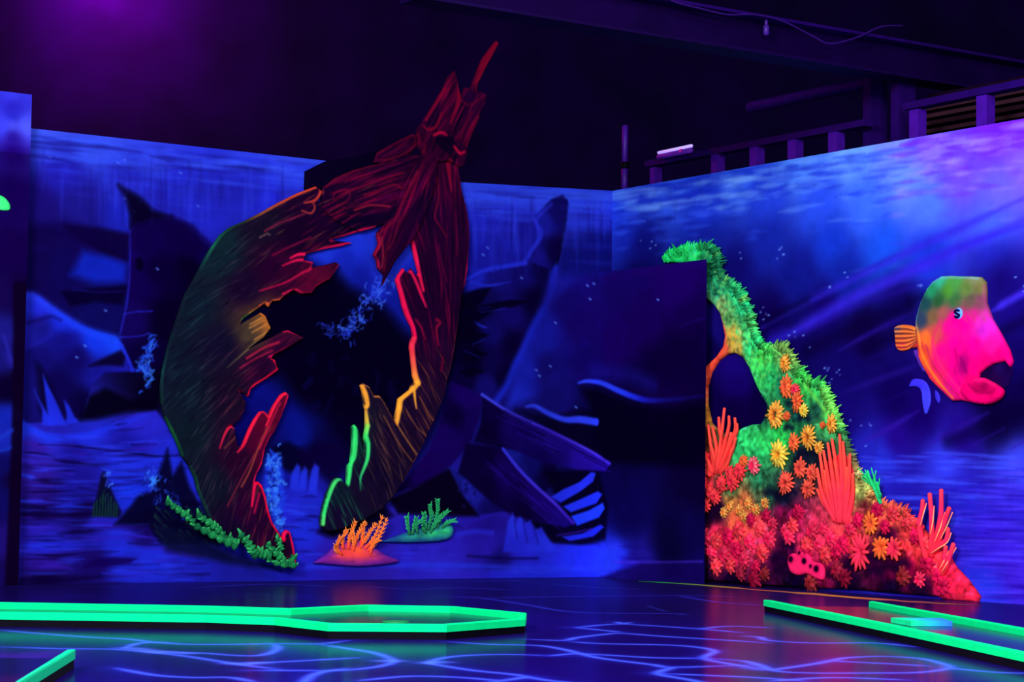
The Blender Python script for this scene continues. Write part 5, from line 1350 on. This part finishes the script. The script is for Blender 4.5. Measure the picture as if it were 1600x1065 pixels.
def lane(label, loops_px, closed, inward, rail_w=.04, mat=NEON, gaps=()):
    """board deck with a rail on each side; loops_px are the rails' outer top edges"""
    pts = at_height(P(loops_px), Z1)[:, :2]
    n = len(pts)
    cen = pts.mean(0)
    root = empty('golf_lane', (cen[0], cen[1], 0), label, 'mini golf lane', 'green-railed golf lanes')
    # inner loop by mitring
    ar = 0.5 * sum(pts[i][0] * pts[(i + 1) % n][1] - pts[(i + 1) % n][0] * pts[i][1] for i in range(n))
    sg = 1 if ar > 0 else -1
    inn = []
    for i in range(n):
        a, b, c = pts[i - 1], pts[i], pts[(i + 1) % n]
        e1, e2 = (b - a) / np.linalg.norm(b - a), (c - b) / np.linalg.norm(c - b)
        n1, n2 = np.array([-e1[1], e1[0]]) * sg, np.array([-e2[1], e2[0]]) * sg
        m = n1 + n2
        L = min(2.2, 2 / max(.2, m @ m))
        inn.append(b + m * rail_w * L)
    A = Acc()
    pz = lambda q, z: np.column_stack([q, np.full(len(q), z)])
    sh = pts + (np.array(inn) - pts) * .12
    A.add(np.vstack([pz(sh, .0), pz(sh, Z0)]), [tuple(range(n)), tuple(range(2 * n - 1, n - 1, -1))] + [(i, (i + 1) % n, n + (i + 1) % n, n + i) for i in range(n)])
    A.build('deck', DECK, root)
    A = Acc()
    A.add(np.vstack([pz(np.array(inn), Z0 - .002), pz(np.array(inn), Z0 + .003)]), [tuple(range(n)), tuple(range(2 * n - 1, n - 1, -1))] + [(i, (i + 1) % n, n + (i + 1) % n, n + i) for i in range(n)])
    A.build('playing_surface', LANE, root)
    for i in range(n):
        if i in gaps: continue
        j = (i + 1) % n
        q = [pts[i], pts[j], inn[j], inn[i]]
        bev = .004
        A = Acc()
        lo = [(x[0], x[1], Z0) for x in q]
        md = [(x[0], x[1], Z1 - bev) for x in q]
        cq = np.mean(q, 0)
        e = (pts[j] - pts[i]); e /= np.linalg.norm(e)
        nn = np.array([-e[1], e[0]]) * sg
        hi = [(q[0][0] + nn[0] * bev, q[0][1] + nn[1] * bev, Z1), (q[1][0] + nn[0] * bev, q[1][1] + nn[1] * bev, Z1), (q[2][0] - nn[0] * bev, q[2][1] - nn[1] * bev, Z1), (q[3][0] - nn[0] * bev, q[3][1] - nn[1] * bev, Z1)]
        A.add(lo + md + hi, [(3, 2, 1, 0), (8, 9, 10, 11)] + [(a, (a + 1) % 4, 4 + (a + 1) % 4, 4 + a) for a in range(4)] + [(4 + a, 4 + (a + 1) % 4, 8 + (a + 1) % 4, 8 + a) for a in range(4)])
        A.build('rail', mat, root)
    return root


l1 = lane('long neon green railed lane with a wide eight-sided end, in front of the shipwreck', '-300,948 0,955.7 320,960.5 429,964.5 512,973.5 698,975 821,966 823,957 710,946.5 572,944 548,945 452,949.5 320,945.5 0,940 -300,934.5', True, 1, gaps=(14, 0 - 1))
A = Acc()
cc = at_height([(618, 971)], Z0 + .004)[0]
t20 = np.arange(24) * 2 * math.pi / 24
ring = np.vstack([np.column_stack([cc[0] + np.cos(t20) * r, cc[1] + np.sin(t20) * r, np.full(24, z)]) for r, z in ((.068, Z0 + .003), (.066, Z0 + .007), (.056, Z0 + .007), (.052, Z0 + .0035))])
A.add(ring, [(i + 24 * j, (i + 1) % 24 + 24 * j, (i + 1) % 24 + 24 * (j + 1), i + 24 * (j + 1)) for j in range(3) for i in range(24)])
A.build('cup_ring', flat_mat('cup_ring_green', (20, 130, 66), .5), l1)
l2 = lane('neon green railed lane running out of the picture below the coral reef', '1193,936.5 1380,974 1600,1019.6 1800,1061 1830,1019 1600,980 1365,938.5', True, 1, gaps=(3, 6))
# raised kicker between the rails of the right lane
kp = at_height(P('1400,975 1470,972 1470,986 1425,982'), Z1)
A = Acc()
q0 = at_height(P('1392,972 1470,972.5 1470,981 1412,979'), Z0 + .005)[:, :2]
q0 = np.array([q0[0], q0[1], q0[1] + np.array([0.0, -.30]), q0[0] + np.array([.05, -.30])])
A.add(np.vstack([np.column_stack([q0, np.full(4, Z0 + .0045)]), np.column_stack([q0, [Z0 + .03, Z0 + .03, Z0 + .03, Z0 + .03]])]), [(3, 2, 1, 0), (4, 5, 6, 7), (0, 1, 5, 4), (1, 2, 6, 5), (2, 3, 7, 6), (3, 0, 4, 7)],
      np.array([(20, 230, 150), (50, 110, 250), (50, 110, 250), (20, 230, 150)] * 2) / 255)
tag(A.build('obstacle_block', WOODPAINT), 'small low block, green fading to blue, on the right golf lane', 'obstacle')
l3 = lane('nearest golf lane with a pale green rail end, at the lower left corner', '-260,1240 118,1014 100,1013.5 -100,1012 -420,1012', True, 1, mat=NEON2, gaps=(1, 2, 3, 4), rail_w=.032)
# yellow-green paint line along the foot of the reef
PAINTL = Canvas(GR, rng(.8, 4.2, .012), rng(12.0, 17.5, .02))
A = Acc()
q = smooth_path(at_height(P('998,908 1040,910 1100,914 1180,921 1250,926 1320,932 1400,938 1480,943 1530,946'), .0), 6)
n = len(q)
tn = np.gradient(q, axis=0); tn /= np.linalg.norm(tn, axis=1)[:, None]
sd = np.column_stack([-tn[:, 1], tn[:, 0], np.zeros(n)])
hw = (.03 + .07 * vnoise(np.arange(n) * .55, np.zeros(n), 3)) * np.clip(np.minimum(np.arange(n), n - 1 - np.arange(n)) / 5, .2, 1)
lc = lerpc([(30, 120, 70), (60, 190, 90), (150, 170, 70), (200, 90, 70), (190, 120, 70), (220, 140, 60), (190, 80, 80), (150, 90, 60), (110, 40, 90)], n)
zz = np.array([0, 0, 1.0])
vv = np.vstack([q + sd * hw[:, None] + zz * .001, q + zz * .004, q - sd * hw[:, None] + zz * .001])
A.add(vv, [(i, i + 1, n + i + 1, n + i) for i in range(n - 1)] + [(n + i, n + i + 1, 2 * n + i + 1, 2 * n + i) for i in range(n - 1)], np.vstack([lc, lc, lc]))
tag(A.build('paint_line', WOODPAINT, None, True), 'thin mottled green and orange paint line on the floor along the reef foot', 'floor paint')

# ================================================================== above the right wall: rail, beam, pipe, tube lamp
STEEL = flat_mat('violet_lit_steel', (26, 2, 76), .6, .05, .15)
STEELB = flat_mat('dark_steel', (14, 1, 48), .6, .05, .15)
BAL = flat_mat('pale_painted_post', (54, 6, 128), .5, .2, .15)
u_at = lambda x, y=230: PR.uv([(x, y)])[0]
PR2, PR3 = PR.shift(-.06), PR.shift(-.22)
base = PR.xyz(u_at(1190)[0], HT, -.05)
ra = empty('balcony_railing', base, 'low balcony railing with short violet posts on top of the right wall', 'railing')
for x, yt, w in ((1025, 262, 9), (1122, 236, 12), (1183, 224, 14), (1243, 211, 15), (1307, 199, 16), (1434, 172, 16), (1540, 150, 18)):
    u = PR2.uv([(x, yt)])[0, 0]
    top = PR2.uv([(x, yt)])[0, 1]
    hw_ = w * PR.mpp(x, yt) * .62
    A = Acc()
    A.box8(pbox(PR2, u - hw_, u + hw_, HT, top, -.04, .04))
    A.build('post', BAL, ra)


def rail_seg(x0, y0, x1, y1, th_, name, parent, m, w0=-.05, w1=.05):
    a, b = PR2.uv([(x0, y0), (x1, y1)])
    h = th_ * PR.mpp(x0, y0) / 2
    A = Acc()
    q = [(a[0], a[1] - h, w0), (b[0], b[1] - h, w0), (b[0], b[1] + h, w0), (a[0], a[1] + h, w0), (a[0], a[1] - h, w1), (b[0], b[1] - h, w1), (b[0], b[1] + h, w1), (a[0], a[1] + h, w1)]
    A.box8(np.array([PR2.xyz(*c3) for c3 in q]))
    return A.build(name, m, parent)


rail_seg(1015, 257, 1358, 192, 9, 'top_rail', ra, STEEL)
rail_seg(1418, 168, 1620, 127, 11, 'top_rail', ra, STEEL)
for i, (x, y0, y1, w) in enumerate(((1367, 112, 216, 16), (1411, 70, 210, 17))):
    a = PR3.uv([(x, y1)])[0]; b = PR3.uv([(x, y0)])[0, 1]
    hw_ = w * PR.mpp(x, y0) * .55
    A = Acc()
    A.box8(pbox(PR3, a[0] - hw_, a[0] + hw_, HT, b, -.08, .08))
    o = A.build('steel_post', STEEL)
    tag(o, ['shorter dark steel post carrying the beam above the right wall', 'taller dark steel post right of the shorter one above the wall'][i], 'post', 'posts under the beam')
# corner post
A = Acc(); a = PR.uv([(967, 290)])[0]
cp = empty('corner_post', PR.xyz(a[0], HT, -.06), 'thin violet post with a dark joint above the wall corner', 'post')
zb = [PR.uv([(967, y)])[0, 1] for y in (262, 253, 196)]
for nm, z0_, z1_, r_, m_ in (('lower_tube', HT, zb[0], .028, BAL), ('joint', zb[0], zb[1], .034, DECK), ('upper_tube', zb[1], zb[2], .026, BAL)):
    A = Acc()
    A.tube([PR.xyz(a[0], z0_, -.06), PR.xyz(a[0], (z0_ + z1_) / 2, -.06), PR.xyz(a[0], z1_, -.06)], r_, seg=12)
    A.build(nm, m_, cp, True)
# tube lamp lying on the rail
tl = empty('tube_lamp', PR.xyz(u_at(1058, 236)[0], PR.uv([(1058, 240)])[0, 1], 0), 'lit lavender tube lamp on the railing near the wall corner', 'lamp')
p0, p1 = px3(PR, [(1032, 239), (1084, 228)], .02)
A = Acc(); A.tube([p0, (p0 + p1) / 2, p1], .013, seg=10)
A.build('tube', flat_mat('lit_tube', (200, 180, 255), .3, .2, .02, emit=((176, 150, 255), .85)), tl, True)
A = Acc(); A.tube([p0 - [0, 0, .035], (p0 + p1) / 2 - [0, 0, .035], p1 - [0, 0, .035]], .022, seg=8)
A.build('holder', flat_mat('lamp_holder', (96, 30, 170), .5), tl, True)
A = Acc(); A.tube([p0 + (p1 - p0) * .68 - [0, 0, .03], p0 + (p1 - p0) * .74 - [0, 0, .03]], .024, seg=8)
A.build('switch', flat_mat('pink_switch', (220, 40, 160), .4), tl, True)
# slatted vent behind the rail at the right
vp = PR.shift(-.5)
vu = vp.uv([(1444, 200), (1600, 172), (1444, 163), (1600, 134)])
vent = empty('slatted_vent', vp.xyz(vu[0, 0], HT, 0), 'dim brown slatted vent behind the balcony rail at the right edge', 'vent')
A = Acc(); A.box8(pbox(vp, vu[0, 0], vu[1, 0] + .6, HT - .02, HT + .42, -.06, -.03)); A.build('back_plate', flat_mat('vent_plate', (16, 4, 24), .8, .02), vent)
SLAT = flat_mat('vent_slat', (44, 22, 32), .7, .05)
for k in range(7):
    z = HT + .015 + k * .055
    A = Acc(); A.box8(pbox(vp, vu[0, 0], vu[1, 0] + .6, z, z + .028, -.03, .03)); A.build('slat', SLAT, vent)
# pipe
A = Acc(); q = px3(PR3, [(1172, 168), (1262, 149), (1357, 131)], 0.0)
A.tube(q, .045, seg=12, cap=False)
tag(A.build('pipe', STEEL, None, True), 'round violet pipe running above the balcony rail to the steel post', 'pipe')
# beam parallel to the left wall
bp = PR.xyz(u_at(1392, 120)[0], 0, -.05)
PBm = Plane(bp, bp - PA.d)
vb, vt = PBm.uv([(1392, 122)])[0, 1], PBm.uv([(1392, 64)])[0, 1]
ub = PBm.uv([(640, 100), (1760, 100)])[:, 0]
bx = empty('ceiling_beam', PBm.xyz((ub[0] + ub[1]) / 2, vb, 0), 'dark steel ceiling beam slanting across the upper right, over the wall', 'beam')
BEAMM = flat_mat('beam_paint', (13, 0, 46), .7, .03, .2, 3)
for nm, v0_, v1_, w0_, w1_, m_ in (('web', vb + .02, vt - .02, -.03, .0, BEAMM), ('flange', vb, vb + .02, -.12, .1, STEELB), ('flange', vt - .02, vt, -.12, .1, STEEL)):
    A = Acc(); A.box8(pbox(PBm, min(ub), max(ub), v0_, v1_, w0_, w1_)); A.build(nm, m_, bx)
A = Acc(); q = smooth_path(px3(PBm, P('1005,-8 1040,8 1075,17 1119,27 1162,27 1206,37 1254,61 1280,72 1320,63 1359,46 1394,44'), .11), 6)
A.tube(q, .006, seg=6)
tag(A.build('cable', flat_mat('violet_cable', (40, 8, 92), .5), None, True), 'thin cable sagging along the ceiling beam', 'cable')
hp = empty('hanging_clamp', px3(PBm, [(1188, 34)], .1)[0], 'small clamp hanging from the ceiling beam under the cable', 'clamp')
for nm, y0, y1, r_ in (('strap', 31, 44, .012), ('hook', 43, 56, .022)):
    A = Acc(); A.tube(px3(PBm, [(1188, y0), (1188, (y0 + y1) / 2), (1188, y1)], .06), r_, seg=8); A.build(nm, flat_mat('clamp_' + nm, (48, 12, 110), .5), hp, True)
# violet spots: one beyond the right wall end, one on the far upper left
pr = PR.xyz(PR.uv([(1640, 210)])[0, 0], 3.35, .9)
point('violet_lamp', tuple(pr), 22, (.45, .0, 1.0), .2)
point('violet_lamp', (-4.5, 23.3, 6.2), 600, (1.0, .0, .5), .15)
